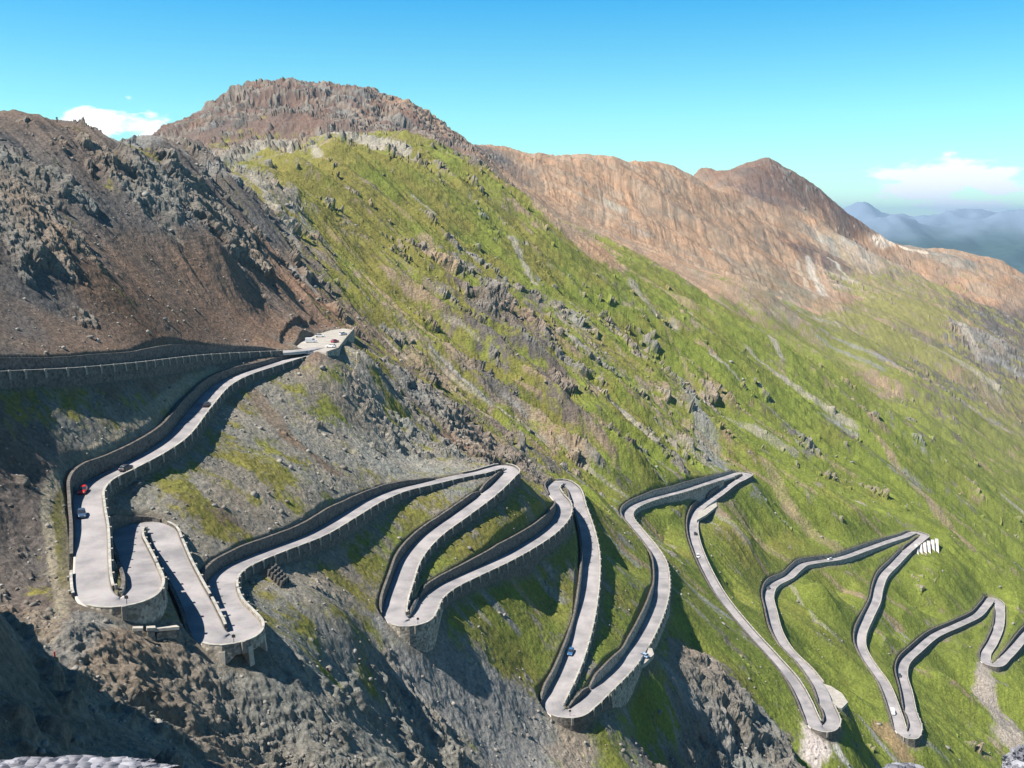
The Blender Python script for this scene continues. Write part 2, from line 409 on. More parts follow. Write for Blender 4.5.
crf = ridged(wfc / 48, wff / 75, 5, .62, 33.)
sel = fbm(wfc / 17, wff / 36, 5, .66, 200.) * 1.12
sel2 = fbm(wfc / 90, wff / 240, 3, .6, 260.)
rockm = smooth(.53, .67, (rk + (.07 - .26 * smooth(.5, .72, rk)) * smooth(440, 520, R2) * smooth(1300, 1100, R2)) * .72 + sel * .62 + sel2 * .25 + .22 * cr2) * smooth(-.5, 6, Dr)
near_rock = smooth(-1, 3, Dr) * (quiet * .75 + .25)
blk = np.abs(cr2) * 2.2 + np.maximum(cr, -.2) * 3.0
crag = ridged(wx / 40, wy / 40, 4, .55, 71.)
terr = fbm(wx / 24, wy / 24, 3, .5, 81.) * 4; terr = (np.floor(terr) + smooth(.55, .95, terr - np.floor(terr))) / 4
HN = near_rock * rockm * (blk - .5) * (1 + .3 * smooth(350, 800, R2) - .75 * smooth(1000, 1500, R2))
HN += quiet * rockm * np.clip(smooth(250, 600, R2) + .7 * smooth(.02, .12, T2) * smooth(450, 380, R2), 0, 1) * ((crag - .1) * 3.4 + terr * 6.5) * smooth(1500, 900, R2)
HN += quiet * rockm * (crf - .2) * 8.0 * smooth(600, 1100, R2) * (1 - .35 * smooth(1400, 1800, R2))
peak = smooth(1250, 1450, R2) * smooth(2050, 1800, R2) * smooth(-.02, -.08, T2)
HN += peak * (ridged(X / 75, Y / 75, 4, .6, 44.) - .25) * 15
redr = smooth(1450, 1700, R2) * smooth(-.06, 0, T2); rg = ridged((X + 20 * fbm(X / 60, Y / 200, 2)) / 52, Y / 420, 4, .58, 61.)
Zn += redr * (rg - .3) * 4.2 * smooth(.0, .3, 1 - gf)
HN += quiet * fbm(X / 16, Y / 16, 5, .6, 640.) * 2.6 * smooth(300, 800, R2) * (.35 + rk) * (1 - .4 * smooth(1200, 1600, R2))
# everywhere: stones and hummocks
HN += smooth(-1, 4, Dr) * (fbm(X / 8, Y / 8, 4, .6, 400.) * (.45 + .9 * rk) + fbm(X / 2.2, Y / 2.2, 3, .6, 500.) * (.12 + .28 * rk) * smooth(1000, 300, R2))
near_fade = smooth(3, 60, R2); Zn = Z + (Zn - Z) * near_fade; HN *= near_fade
GXc = (rbf(RC * np.sin(TC) + 4, RC * np.cos(TC)) - ZC) / 4; GYc = (rbf(RC * np.sin(TC), RC * np.cos(TC) + 4) - ZC) / 4
gX = up(GXc); gY = up(GYc); nl = 1 / np.sqrt(1 + gX ** 2 + gY ** 2); lean = .9 * smooth(20, 90, R2)
DXo = -gX * nl * HN * lean; DYo = -gY * nl * HN * lean; Zn = Zn + HN * (nl * lean + (1 - lean))
NAT = Zn.copy()
Zn = np.minimum(Zn, CUT)
print('relief', time.time() - T0)

_ths = th
def sample(A, x, y):
    r = np.hypot(x, y); a = np.arctan2(x, y)
    i = np.clip(np.searchsorted(rr, r) - 1, 0, NR - 2); j = np.clip(np.searchsorted(th, a) - 1, 0, NT - 2)
    t = np.clip((r - rr[i]) / (rr[i + 1] - rr[i]), 0, 1); s = np.clip((a - th[j]) / (th[j + 1] - th[j]), 0, 1)
    return (A[i, j] * (1 - t) + A[i + 1, j] * t) * (1 - s) + (A[i, j + 1] * (1 - t) + A[i + 1, j + 1] * t) * s

# ------------------------------------------------------------------ cover: final colours and weights
dens = fbm(wfc / 24, wff / 60, 5, .6, 300.); dens2 = fbm(X / 9, Y / 9, 4, .6, 610.); dens3 = fbm(X / 2.0, Y / 2.0, 3, .6, 710.)
gv = (gf - .54) * 1.3 + .22 * smooth(440, 520, R2) * smooth(1500, 1200, R2) + .22 * smooth(500, 400, R2) * smooth(-.45, -.2, T2) - smooth(.1, .75, gul) * .28 * smooth(400, 600, R2) + dens * .7 + dens2 * .6 + dens3 * .28 - rockm * .8 + (fbm(X / 120, Y / 120, 3) * .2)
grass = smooth(-.10, .22, gv)
grass = np.clip(grass, 0, 1)
soil = np.stack(sc_, -1)
tone = 1 + .30 * fbm(X / 30, Y / 30, 4, .6, 820.)[..., None] + .30 * dens3[..., None] + .22 * fbm(wfc / 9, wff / 40, 4, .6, 910.)[..., None]
hue = fbm(X / 60, Y / 60, 4, .6, 1010.)
soil = soil * tone * (1 + hue[..., None] * np.array([.25, .0, -.2]))
rockc = np.stack([.235 + .0 * hue, .210 + 0 * hue, .178 + 0 * hue], -1) * (1 + .45 * cr2[..., None]) * (1 + hue[..., None] * np.array([.35, .02, -.22]))
redz = smooth(.24, .33, sc_[0]) * smooth(700, 1300, R2)
rockc = rockc * (1 - redz[..., None]) + redz[..., None] * np.array([.19, .135, .11]) * (1 + .5 * cr2[..., None])
soil = soil * (1 - rockm[..., None] * .8) + rockc * rockm[..., None] * .8
soil = soil * (1 - (redr * smooth(.25, .8, rg) * .18)[..., None])
lush = smooth(-.5, .5, fbm(X / 45, Y / 45, 4, .6, 1200.) + (X / np.maximum(Y, 50)) * 1.3 - .05)
gc = np.array([.182, .163, .046]) * (1 - lush[..., None]) + np.array([.160, .190, .038]) * lush[..., None]
gc = gc * (1 + .35 * dens2[..., None] + .25 * dens3[..., None])
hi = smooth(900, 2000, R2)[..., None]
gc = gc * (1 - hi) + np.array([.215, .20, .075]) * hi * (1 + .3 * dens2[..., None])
soil = soil * (1 - smooth(300, 700, R2) * .0)[..., None]
col = soil * (1 - grass[..., None]) + gc * grass[..., None]

# traced marks on the ground: paths, scree runs, bare fans
def streak(pts, width, rgb, strength=1.0, fan=None, soft=.5, grassless=True, world=False):
    global col, grass
    Q = []
    for u, v in pts:
        q = (u, v) if world else hit(u, v)
        if q is not None: Q.append(np.array(q))
    for k in range(len(Q) - 1):
        a, b = Q[k][:2], Q[k + 1][:2]; L = np.hypot(*(b - a))
        if L < .1 or L > 900: continue
        w0 = width if fan is None else width + (fan - width) * k / (len(Q) - 1); w1 = width if fan is None else width + (fan - width) * (k + 1) / (len(Q) - 1)
        m = (a + b) / 2; reach = L / 2 + max(w0, w1) * 2 + 2; r = math.hypot(*m); an = math.atan2(m[0], m[1])
        i0, i1 = np.searchsorted(rr, [r - reach, r + reach]); da = min(reach / r, 1.2); j0, j1 = np.searchsorted(th, [an - da, an + da])
        sl = (slice(i0, i1), slice(j0, j1))
        x = X[sl]; y = Y[sl]; t = np.clip(((x - a[0]) * (b[0] - a[0]) + (y - a[1]) * (b[1] - a[1])) / L ** 2, 0, 1)
        ww = w0 + (w1 - w0) * t
        d = np.hypot(x - a[0] - t * (b[0] - a[0]), y - a[1] - t * (b[1] - a[1])) + ww * .55 * dens2[sl] + ww * .3 * dens3[sl]
        mm = (1 - smooth(ww * (1 - soft), ww, d)) * strength
        c_ = np.array(rgb) * (1 + .25 * dens3[sl][..., None] + .2 * cr2[sl][..., None])
        col[sl] = col[sl] * (1 - mm[..., None]) + c_ * mm[..., None]
        if grassless: grass[sl] = grass[sl] * (1 - mm)
PALE = (.36, .32, .26); TAN = (.33, .25, .16); GREY = (.27, .26, .245)
streak([(505, 428), (530, 443), (560, 463), (590, 488), (612, 506), (622, 520)], 2.6, PALE, .9)
streak([(58, 618), (62, 600), (54, 560), (48, 520), (46, 495), (58, 475), (90, 455), (125, 432), (155, 408), (190, 377), (215, 366)], 1.7, (.32, .28, .21), .95)
streak([(255, 190), (268, 205), (285, 235), (300, 255)], 8, PALE, .8, 4)
streak([(185, 150), (212, 165), (235, 185)], 5, GREY, .8)
streak([(248, 143), (290, 141), (330, 143), (375, 147), (405, 153)], 9, PALE, .95)
streak([(105, 133), (135, 138), (160, 143)], 8, GREY, .8)
streak([(255, 150), (285, 152), (320, 160)], 5, PALE, .8)
streak([(425, 240), (438, 258), (448, 270)], 9, TAN, .8)
streak([(512, 235), (520, 255), (535, 285)], 6, PALE, .8, 4)
streak([(632, 290), (645, 305), (660, 325)], 7, PALE, .7, 3)
streak([(752, 340), (768, 352), (782, 366)], 8, PALE, .9, 4)
streak([(825, 362), (836, 375), (845, 390)], 9, PALE, .9, 4)
streak([(862, 382), (885, 386), (896, 388)], 8, TAN, .9)
streak([(700, 278), (740, 290), (770, 300), (812, 308)], 14, (.42, .27, .19), .8, 22)
streak([(808, 258), (812, 275), (822, 295)], 8, (.50, .45, .38), .75, 12)
streak([(817, 254), (822, 275), (832, 300)], 9, (.40, .27, .19), .7, 14)
streak([(798, 262), (806, 285), (815, 300)], 6, (.42, .36, .28), .55)
streak([(812, 262), (818, 280), (826, 296)], 4, (.48, .42, .34), .6)
streak([(826, 256), (838, 268), (848, 280)], 7, (.50, .48, .40), .8, 2)
streak([(832, 240), (860, 280), (890, 305)], 13, TAN, .7, 6)
streak([(846, 255), (876, 288), (900, 300)], 6, TAN, .7)
streak([(900, 265), (935, 300), (960, 315)], 9, TAN, .7, 6)
streak([(878, 245), (900, 248), (920, 253)], 24, (.60, .50, .40), .8)
streak([(945, 318), (958, 330), (975, 350)], 10, PALE, .6)
streak([(865, 440), (890, 470), (915, 500), (960, 540), (1020, 590)], 5, TAN, .7, 9)
streak([(690, 395), (700, 425), (715, 460)], 9, GREY, .7, 14)
streak([(765, 470), (790, 505), (835, 545)], 7, TAN, .5, 10)
streak([(725, 500), (760, 535), (790, 560)], 6, TAN, .5)
streak([(720, 515), (745, 545)], 5, PALE, .6)
streak([(645, 300), (700, 380)], 3, TAN, .4)
streak([(984, 668), (984, 690), (992, 715), (1012, 740)], 6, (.36, .31, .27), .95, 15)
streak([(790, 585), (815, 620), (840, 640)], 2, PALE, .5)
streak([(830, 735), (838, 750), (852, 768)], 2.2, (.55, .52, .46), .9)
streak([(812, 732), (818, 745), (812, 752)], 6, (.60, .52, .48), .95)
streak([(885, 730), (900, 750)], 9, (.28, .19, .12), .8)
streak([(860, 715), (880, 745), (895, 762)], 2.5, GREY, .8)
streak([(920, 740), (945, 755)], 3, GREY, .5)
streak([(388, 632), (420, 665), (470, 700), (530, 768)], 7, (.26, .255, .245), .9, 26, .8)
streak([(430, 650), (500, 690), (560, 745)], 8, (.27, .26, .245), .9, 16, .8)
streak([(470, 600), (488, 622)], 1.6, PALE, .6); streak([(482, 590), (515, 628)], 2.4, GREY, .8); streak([(510, 578), (535, 608)], 2.2, TAN, .7); streak([(532, 566), (560, 600)], 2.6, GREY, .7); streak([(450, 600), (470, 622)], 2, GREY, .6)
streak([(650, 650), (680, 690), (720, 730)], 4, GREY, .6, 8)
streak([(20, 640), (90, 620), (128, 606)], 3.4, (.25, .24, .22), .9, 4)
streak([(570, 722), (575, 745), (572, 768)], 5, (.34, .28, .22), .8, 9)
streak([(240, 560), (300, 610), (350, 650)], 1.6, GREY, .6)
streak([(68, 585), (63, 550), (59, 520), (62, 498), (80, 478)], 1.7, (.13, .125, .04), .85)
streak([(117, 572), (117, 583), (116, 592)], 2.2, (.15, .15, .03), .9)
streak([(330, 352), (345, 358), (362, 376)], 4, GREY, .5)
streak([(255, 395), (290, 440), (330, 470)], 5, (.22, .15, .10), .6)
# small washed-out runs down the fall line of the big flank
srng = np.random.default_rng(77)
for _ in range(230):
    u0 = srng.uniform(250, 1020); v0 = srng.uniform(160, 620)
    q = hit(u0, v0)
    if q is None or q[1] < 430 or q[1] > 1900: continue
    L = srng.uniform(14, 60) * (q[1] / 700); d_ = np.array([.894, -.447]) + srng.normal(0, .12, 2)
    a0 = q[:2]; pts_ = [a0, a0 + d_ * L * .5 + srng.normal(0, 2, 2), a0 + d_ * L]
    streak(pts_, srng.uniform(.9, 2.6) * q[1] / 700, [PALE, TAN, GREY, (.30, .22, .15)][srng.integers(4)], srng.uniform(.35, .85), srng.uniform(1.5, 6) * q[1] / 700, world=True)
# beside the road the ground is worn bare
edge = (1 - smooth(.2, 3.2, Dr + 1.5 * dens3)) * .8
col = col * (1 - edge[..., None]) + np.array([.20, .175, .14]) * edge[..., None]; grass = grass * (1 - edge)
col = np.clip(col, .012, .7)

# ------------------------------------------------------------------ terrain mesh
def grid_mesh(name, X, Y, Z):
    n, m = X.shape
    me = bpy.data.meshes.new(name)
    me.vertices.add(n * m); me.vertices.foreach_set('co', np.stack([X, Y, Z], -1).astype(np.float32).ravel())
    i = np.arange(n * m).reshape(n, m)
    q = np.stack([i[:-1, :-1], i[:-1, 1:], i[1:, 1:], i[1:, :-1]], -1).reshape(-1, 4)[:, ::-1]
    k = len(q)
    me.loops.add(k * 4); me.polygons.add(k)
    me.loops.foreach_set('vertex_index', q.astype(np.int32).ravel())
    me.polygons.foreach_set('loop_start', np.arange(0, k * 4, 4, dtype=np.int32))
    me.polygons.foreach_set('loop_total', np.full(k, 4, np.int32))
    me.update(calc_edges=True)
    return me
def attr(me, name, a):
    if a.ndim == 3:
        at = me.attributes.new(name, 'FLOAT_COLOR', 'POINT')
        b = np.ones(a.shape[:2] + (4,), np.float32); b[..., :3] = a; at.data.foreach_set('color', b.ravel())
    else:
        at = me.attributes.new(name, 'FLOAT', 'POINT'); at.data.foreach_set('value', a.astype(np.float32).ravel())

# ------------------------------------------------------------------ materials
def new_mat(name):
    m = bpy.data.materials.new(name); m.use_nodes = True
    nt = m.node_tree; b = nt.nodes['Principled BSDF']; return m, nt, b
def N(nt, t, **k):
    n = nt.nodes.new(t)
    for a, v in k.items(): setattr(n, a, v)
    return n
def simple(name, rgb, rough=.8, metal=0., var=.12, scale=3., bump=.0, rgb2=None, spec=.3):
    m, nt, b = new_mat(name)
    tc = N(nt, 'ShaderNodeTexCoord'); no = N(nt, 'ShaderNodeTexNoise'); no.inputs['Scale'].default_value = scale; no.inputs['Detail'].default_value = 6; no.inputs['Roughness'].default_value = .65
    nt.links.new(tc.outputs['Object'], no.inputs['Vector'])
    mx = N(nt, 'ShaderNodeMix', data_type='RGBA'); r2 = rgb2 or tuple(x * (1 - 2.5 * var) for x in rgb)
    mr = N(nt, 'ShaderNodeMapRange'); mr.inputs['From Min'].default_value = .3; mr.inputs['From Max'].default_value = .7
    nt.links.new(no.outputs['Fac'], mr.inputs['Value']); nt.links.new(mr.outputs[0], mx.inputs['Factor'])
    mx.inputs['A'].default_value = (*r2, 1); mx.inputs['B'].default_value = (*[min(1, x * (1 + var)) for x in rgb], 1)
    nt.links.new(mx.outputs['Result'], b.inputs['Base Color'])
    b.inputs['Roughness'].default_value = rough; b.inputs['Metallic'].default_value = metal; b.inputs['Specular IOR Level'].default_value = spec
    if bump:
        bp = N(nt, 'ShaderNodeBump'); bp.inputs['Strength'].default_value = bump; bp.inputs['Distance'].default_value = .1
        nt.links.new(no.outputs['Fac'], bp.inputs['Height']); nt.links.new(bp.outputs[0], b.inputs['Normal'])
    return m

def ground_mat():
    m, nt, b = new_mat('mountain_ground')
    ca = N(nt, 'ShaderNodeAttribute', attribute_name='cover_colour'); ga = N(nt, 'ShaderNodeAttribute', attribute_name='grass_amount')
    geo = N(nt, 'ShaderNodeNewGeometry')
    n1 = N(nt, 'ShaderNodeTexNoise'); n1.inputs['Scale'].default_value = .9; n1.inputs['Detail'].default_value = 9; n1.inputs['Roughness'].default_value = .72
    n2 = N(nt, 'ShaderNodeTexVoronoi'); n2.inputs['Scale'].default_value = .55; n2.feature = 'F1'
    n3 = N(nt, 'ShaderNodeTexNoise'); n3.inputs['Scale'].default_value = .22; n3.inputs['Detail'].default_value = 8; n3.inputs['Roughness'].default_value = .7
    for n in (n1, n2, n3): nt.links.new(geo.outputs['Position'], n.inputs['Vector'])
    # brightness variation
    mr = N(nt, 'ShaderNodeMapRange'); mr.inputs['From Min'].default_value = .3; mr.inputs['From Max'].default_value = .7; mr.inputs['To Min'].default_value = .55; mr.inputs['To Max'].default_value = 1.45
    nt.links.new(n1.outputs['Fac'], mr.inputs['Value'])
    vm = N(nt, 'ShaderNodeVectorMath', operation='SCALE'); nt.links.new(ca.outputs['Color'], vm.inputs[0]); nt.links.new(mr.outputs[0], vm.inputs['Scale'])
    # loose pale stones where there is little grass
    st = N(nt, 'ShaderNodeMapRange'); st.inputs['From Min'].default_value = .60; st.inputs['From Max'].default_value = .68; nt.links.new(n3.outputs['Fac'], st.inputs['Value'])
    st.inputs['To Max'].default_value = .35
    mx = N(nt, 'ShaderNodeMix', data_type='RGBA'); nt.links.new(st.outputs[0], mx.inputs['Factor']); nt.links.new(vm.outputs[0], mx.inputs['A'])
    sc2 = N(nt, 'ShaderNodeVectorMath', operation='SCALE'); nt.links.new(vm.outputs[0], sc2.inputs[0]); sc2.inputs['Scale'].default_value = 1.9
    nt.links.new(sc2.outputs[0], mx.inputs['B'])
    nt.links.new(mx.outputs['Result'], b.inputs['Base Color'])
    b.inputs['Roughness'].default_value = .95; b.inputs['Specular IOR Level'].default_value = .1
    ad = N(nt, 'ShaderNodeMath', operation='ADD'); nt.links.new(n1.outputs['Fac'], ad.inputs[0])
    mu = N(nt, 'ShaderNodeMath', operation='MULTIPLY'); nt.links.new(n2.outputs['Distance'], mu.inputs[0]); mu.inputs[1].default_value = -.35
    nt.links.new(mu.outputs[0], ad.inputs[1])
    bs = N(nt, 'ShaderNodeMapRange'); nt.links.new(ga.outputs['Fac'], bs.inputs['Value']); bs.inputs['To Min'].default_value = 1.0; bs.inputs['To Max'].default_value = .6
    bp = N(nt, 'ShaderNodeBump'); bp.inputs['Distance'].default_value = 1.1; nt.links.new(bs.outputs[0], bp.inputs['Strength']); nt.links.new(ad.outputs[0], bp.inputs['Height'])
    nt.links.new(bp.outputs[0], b.inputs['Normal'])
    return m
GROUND = ground_mat()
def stone_mat(name, a, bcol, scale=1.6):
    m, nt, b = new_mat(name)
    geo = N(nt, 'ShaderNodeNewGeometry')
    vo = N(nt, 'ShaderNodeTexVoronoi'); vo.inputs['Scale'].default_value = scale
    no = N(nt, 'ShaderNodeTexNoise'); no.inputs['Scale'].default_value = .5; no.inputs['Detail'].default_value = 8
    nt.links.new(geo.outputs['Position'], vo.inputs['Vector']); nt.links.new(geo.outputs['Position'], no.inputs['Vector'])
    mx = N(nt, 'ShaderNodeMix', data_type='RGBA'); mx.inputs['A'].default_value = (*a, 1); mx.inputs['B'].default_value = (*bcol, 1)
    ad = N(nt, 'ShaderNodeMath', operation='ADD'); sp = N(nt, 'ShaderNodeSeparateColor'); nt.links.new(vo.outputs['Color'], sp.inputs[0])
    nt.links.new(sp.outputs[0], ad.inputs[0]); nt.links.new(no.outputs['Fac'], ad.inputs[1])
    mr = N(nt, 'ShaderNodeMapRange'); mr.inputs['From Min'].default_value = .4; mr.inputs['From Max'].default_value = 1.5; nt.links.new(ad.outputs[0], mr.inputs['Value'])
    nt.links.new(mr.outputs[0], mx.inputs['Factor']); nt.links.new(mx.outputs['Result'], b.inputs['Base Color'])
    b.inputs['Roughness'].default_value = .92; b.inputs['Specular IOR Level'].default_value = .15
    bp = N(nt, 'ShaderNodeBump'); bp.inputs['Strength'].default_value = .6; bp.inputs['Distance'].default_value = .12; nt.links.new(vo.outputs['Distance'], bp.inputs['Height']); bp.invert = True
    nt.links.new(bp.outputs[0], b.inputs['Normal']); return m
STONE = stone_mat('wall_stone', (.13, .115, .10), (.44, .40, .34)); SHADED_STONE = stone_mat('shaded_wall_stone', (.07, .065, .062), (.17, .155, .14))  # second stone is the wall stone darkened, wall shade painted into its colour
COPING = simple('coping_concrete', (.42, .40, .36), .85, var=.2, scale=.6)
CONC = simple('concrete', (.50, .46, .40), .9, var=.14, scale=.7, bump=.3)
def asphalt():
    m, nt, b = new_mat('worn_asphalt')
    geo = N(nt, 'ShaderNodeNewGeometry')
    n1 = N(nt, 'ShaderNodeTexNoise'); n1.inputs['Scale'].default_value = .12; n1.inputs['Detail'].default_value = 8; n1.inputs['Roughness'].default_value = .6
    n2 = N(nt, 'ShaderNodeTexNoise'); n2.inputs['Scale'].default_value = 2.5; n2.inputs['Detail'].default_value = 6
    at = N(nt, 'ShaderNodeAttribute', attribute_name='patching')
    for n in (n1, n2): nt.links.new(geo.outputs['Position'], n.inputs['Vector'])
    mx = N(nt, 'ShaderNodeMix', data_type='RGBA'); mx.inputs['A'].default_value = (.25, .24, .25, 1); mx.inputs['B'].default_value = (.44, .41, .41, 1)
    mr = N(nt, 'ShaderNodeMapRange'); mr.inputs['From Min'].default_value = .35; mr.inputs['From Max'].default_value = .65
    nt.links.new(n1.outputs['Fac'], mr.inputs['Value']); nt.links.new(mr.outputs[0], mx.inputs['Factor'])
    m2 = N(nt, 'ShaderNodeMix', data_type='RGBA', blend_type='MULTIPLY'); m2.inputs['Factor'].default_value = .35
    nt.links.new(mx.outputs['Result'], m2.inputs['A']); nt.links.new(n2.outputs['Color'], m2.inputs['B'])
    m3 = N(nt, 'ShaderNodeMix', data_type='RGBA'); nt.links.new(at.outputs['Fac'], m3.inputs['Factor']); nt.links.new(m2.outputs['Result'], m3.inputs['A']); m3.inputs['B'].default_value = (.50, .46, .42, 1)
    nt.links.new(m3.outputs['Result'], b.inputs['Base Color']); b.inputs['Roughness'].default_value = .85; b.inputs['Specular IOR Level'].default_value = .2
    return m
ASPH = asphalt()
GRAVEL = simple('pale_gravel', (.40, .37, .33), .95, var=.12, scale=.4, bump=.3)

def link(name, me, mat, parent=None, **props):
    o = bpy.data.objects.new(name, me); C.objects.link(o)
    if mat is not None: me.materials.append(mat)
    if parent is not None: o.parent = parent
    for k, v in props.items(): o[k] = v
    return o
me = grid_mesh('mountain_terrain', X + DXo, Y + DYo, Zn); me.polygons.foreach_set('use_smooth', np.zeros(len(me.polygons), bool))
attr(me, 'cover_colour', col); attr(me, 'grass_amount', grass)
terrain = link('mountain_terrain', me, GROUND, kind='structure')
print('terrain', time.time() - T0, len(me.vertices))

# ------------------------------------------------------------------ road surface
def frames(Cl):
    t = np.gradient(Cl[:, :2], axis=0); t /= np.linalg.norm(t, axis=1, keepdims=True) + 1e-9
    return t, np.stack([-t[:, 1], t[:, 0]], 1)      # left normal
def py_mesh(name, V, Fc):
    me = bpy.data.meshes.new(name); me.from_pydata([tuple(map(float, v)) for v in V], [], Fc); me.update(); return me
def road_mesh(name, Cl, dz=0.0):
    t, n = frames(Cl); offs = [-HW, -HW, -HW + .45, -1.2, 0, 1.2, HW - .45, HW, HW]; camb = [-1.1, -.02, 0, .03, .05, .03, 0, -.02, -1.1]
    V = []; pt = []
    for i in range(len(Cl)):
        for o, cz in zip(offs, camb):
            V.append((Cl[i, 0] + n[i, 0] * o, Cl[i, 1] + n[i, 1] * o, Cl[i, 2] + cz + dz)); pt.append(1. if abs(o) > HW - .2 else 0.)
        # skirt
    k = len(offs); Fc = []
    for i in range(len(Cl) - 1):
        for j in range(k - 1): a = i * k + j; Fc.append((a, a + k, a + k + 1, a + 1))
    me = py_mesh(name, V, Fc); at = me.attributes.new('patching', 'FLOAT', 'POINT'); at.data.foreach_set('value', np.array(pt, np.float32))
    for p in me.polygons: p.use_smooth = True
    return me
link('road', road_mesh('road', CB), ASPH, kind='structure')
link('road', road_mesh('road', CA, .004), ASPH, kind='structure')
def pad(name, P, mat, dz):
    cx = P[:, :2].mean(0); V = [(p[0], p[1], P[0, 2] + dz) for p in P] + [(p[0], p[1], P[0, 2] + dz - 1.5) for p in P]; n = len(P)
    Fc = [tuple(range(n))] + [(i, i + n, (i + 1) % n + n, (i + 1) % n) for i in range(n)]
    return link(name, py_mesh(name, V, Fc), mat, kind='structure')
for k, P in enumerate(PADS): pad('gravel_pad', P, GRAVEL, -.05 if k else .06)

# ------------------------------------------------------------------ walls along the road
def runs(mask, minlen):
    out = []; i = 0; n = len(mask)
    while i < n:
        if mask[i]:
            j = i
            while j < n and mask[j]: j += 1
            if j - i >= minlen: out.append((i, j))
            i = j
        else: i += 1
    return out
def sweep(Vs, Fc, rows):
    """rows: list of cross sections (k points each) -> closed prism"""
    b0 = len(Vs); k = len(rows[0])
    for r in rows: Vs.extend(r)
    for i in range(len(rows) - 1):
        for j in range(k):
            a = b0 + i * k + j; b = b0 + i * k + (j + 1) % k
            Fc.append((a, b, b + k, a + k))
    Fc.append(tuple(b0 + j for j in range(k))[::-1]); e = b0 + (len(rows) - 1) * k; Fc.append(tuple(e + j for j in range(k)))
SPECIAL = {}
def project(p):
    x, y, z = p; yc = y * CP - z * SP; zc = y * SP + z * CP
    return 512 + F * x / yc, 384 - F * zc / yc
def walls(Cl, arm_idx, names, group_src):
    t, n = frames(Cl); store = {}
    for side in (1, -1):
        ox = Cl[:, 0] + side * n[:, 0] * (HW + .3); oy = Cl[:, 1] + side * n[:, 1] * (HW + .3)
        clear = np.ones(len(Cl), bool)
        for i in range(len(Cl)):
            d = np.hypot(ALLC[:, 0] - ox[i], ALLC[:, 1] - oy[i])
            if d.min() < HW + .12: clear[i] = False
            for P in PADS:
                if inside(P, np.array([ox[i]]), np.array([oy[i]]))[0]: clear[i] = False
        fx = Cl[:, 0] + side * n[:, 0] * (HW + 1.5); fy = Cl[:, 1] + side * n[:, 1] * (HW + 1.5)
        nat = lowpass(sample(NAT, fx, fy), 5); rel = nat - Cl[:, 2]
        real = sample(Zn, fx, fy)
        upw = rel > .9; dnw = rel < .35
        for kind, msk in (('retaining_wall', upw & clear), ('parapet_wall', dnw & clear)):
            for i0, i1 in runs(msk, 8):
                for a in range(i0, i1):
                    store.setdefault((arm_idx[a], kind), []).append((side, a, rel[a], real[a]))
    for (ai, kind), L in sorted(store.items()):
        Vs, Fc, Vc, Fcc, posts = [], [], [], [], []
        # regroup into consecutive runs
        L.sort(key=lambda x: (x[0], x[1])); seg = []
        cur = [L[0]]
        for q in L[1:]:
            if q[0] == cur[-1][0] and q[1] == cur[-1][1] + 1: cur.append(q)
            else: seg.append(cur); cur = [q]
        seg.append(cur)
        seg = [s for s in seg if len(s) >= 6]
        if not seg: continue
        for s in seg:
            rows, rc = [], []
            for q, (side, a, rel_, re) in enumerate(s):
                nx, ny = side * n[a]; cx, cy, cz = Cl[a]
                P = lambda o, z: (cx + nx * o, cy + ny * o, z)
                end = min(q, len(s) - 1 - q)
                if kind == 'retaining_wall':
                    h = min(max(rel_ * .8 + .3, .9), 4.3) * min(1, .45 + end * .08)
                    h = max(h, .6)
                    rows.append([P(HW + .06, cz - .5), P(HW + .06 + .1 * h, cz + h), P(HW + .65 + .1 * h, cz + h), P(HW + .9, cz - .5)])
                    rc.append([P(HW + .0 + .1 * h, cz + h + .003), P(HW + .0 + .1 * h, cz + h + .12), P(HW + .7 + .1 * h, cz + h + .12), P(HW + .7 + .1 * h, cz + h + .003)])
                else:
                    foot = min(re, cz - .6) - .9
                    pu, pv = project((cx, cy, cz))
                    if ai == 4 and names is not None and len(names) > 3 and 226 < pu < 262 and side * nx * 0 == 0 and P(HW, 0)[1] < cy + 2: foot = max(foot, cz - 1.5)
                    dz = cz - foot
                    rows.append([P(HW + .03, cz - .6), P(HW + .03, cz + .62), P(HW + .45, cz + .62), P(HW + .5 + .08 * dz, foot), P(HW - .6, foot)])
                    rc.append([P(HW - .02, cz + .623), P(HW - .02, cz + .75), P(HW + .5, cz + .75), P(HW + .5, cz + .623)])
                    if q % 8 == 4: posts.append((a, side))
            if s[0][0] == -1: rows = [r[::-1] for r in rows]; rc = [r[::-1] for r in rc]
            sweep(Vs, Fc, rows); sweep(Vc, Fcc, rc)
        mid = Cl[L[len(L) // 2][1]]
        desc = names[ai]
        lab = ('retaining wall above ' if kind == 'retaining_wall' else 'parapet along ') + desc
        grp = 'stone retaining walls above the road' if kind == 'retaining_wall' else 'pale parapets along the open edge of the road'
        base = bpy.data.objects.new(kind, None); C.objects.link(base); base.location = mid; base.empty_display_size = .5
        base['label'] = lab; base['category'] = 'wall'; base['group'] = grp
        off = np.array(mid)
        link('masonry', py_mesh('masonry', np.array(Vs) - off, Fc), STONE if ai in (1, 4, 8, 11, 13, 17, 19) else SHADED_STONE, base)  # most road walls take the stone with shade painted in
        link('coping', py_mesh('coping', np.array(Vc) - off, Fcc), COPING if kind == 'parapet_wall' else SHADED_STONE, base)
        if kind == 'parapet_wall' and mid[1] < 520:
            for a, side in posts[:95]:
                nx, ny = side * n[a]; tx, ty = t[a]
                o = link('pilaster', PILA, None, base); ang = math.atan2(ny, nx)
                o.location = (Cl[a, 0] + nx * (HW + .52) - off[0], Cl[a, 1] + ny * (HW + .52) - off[1], Cl[a, 2] - .55 - off[2]); o.rotation_euler = (0, 0, ang)
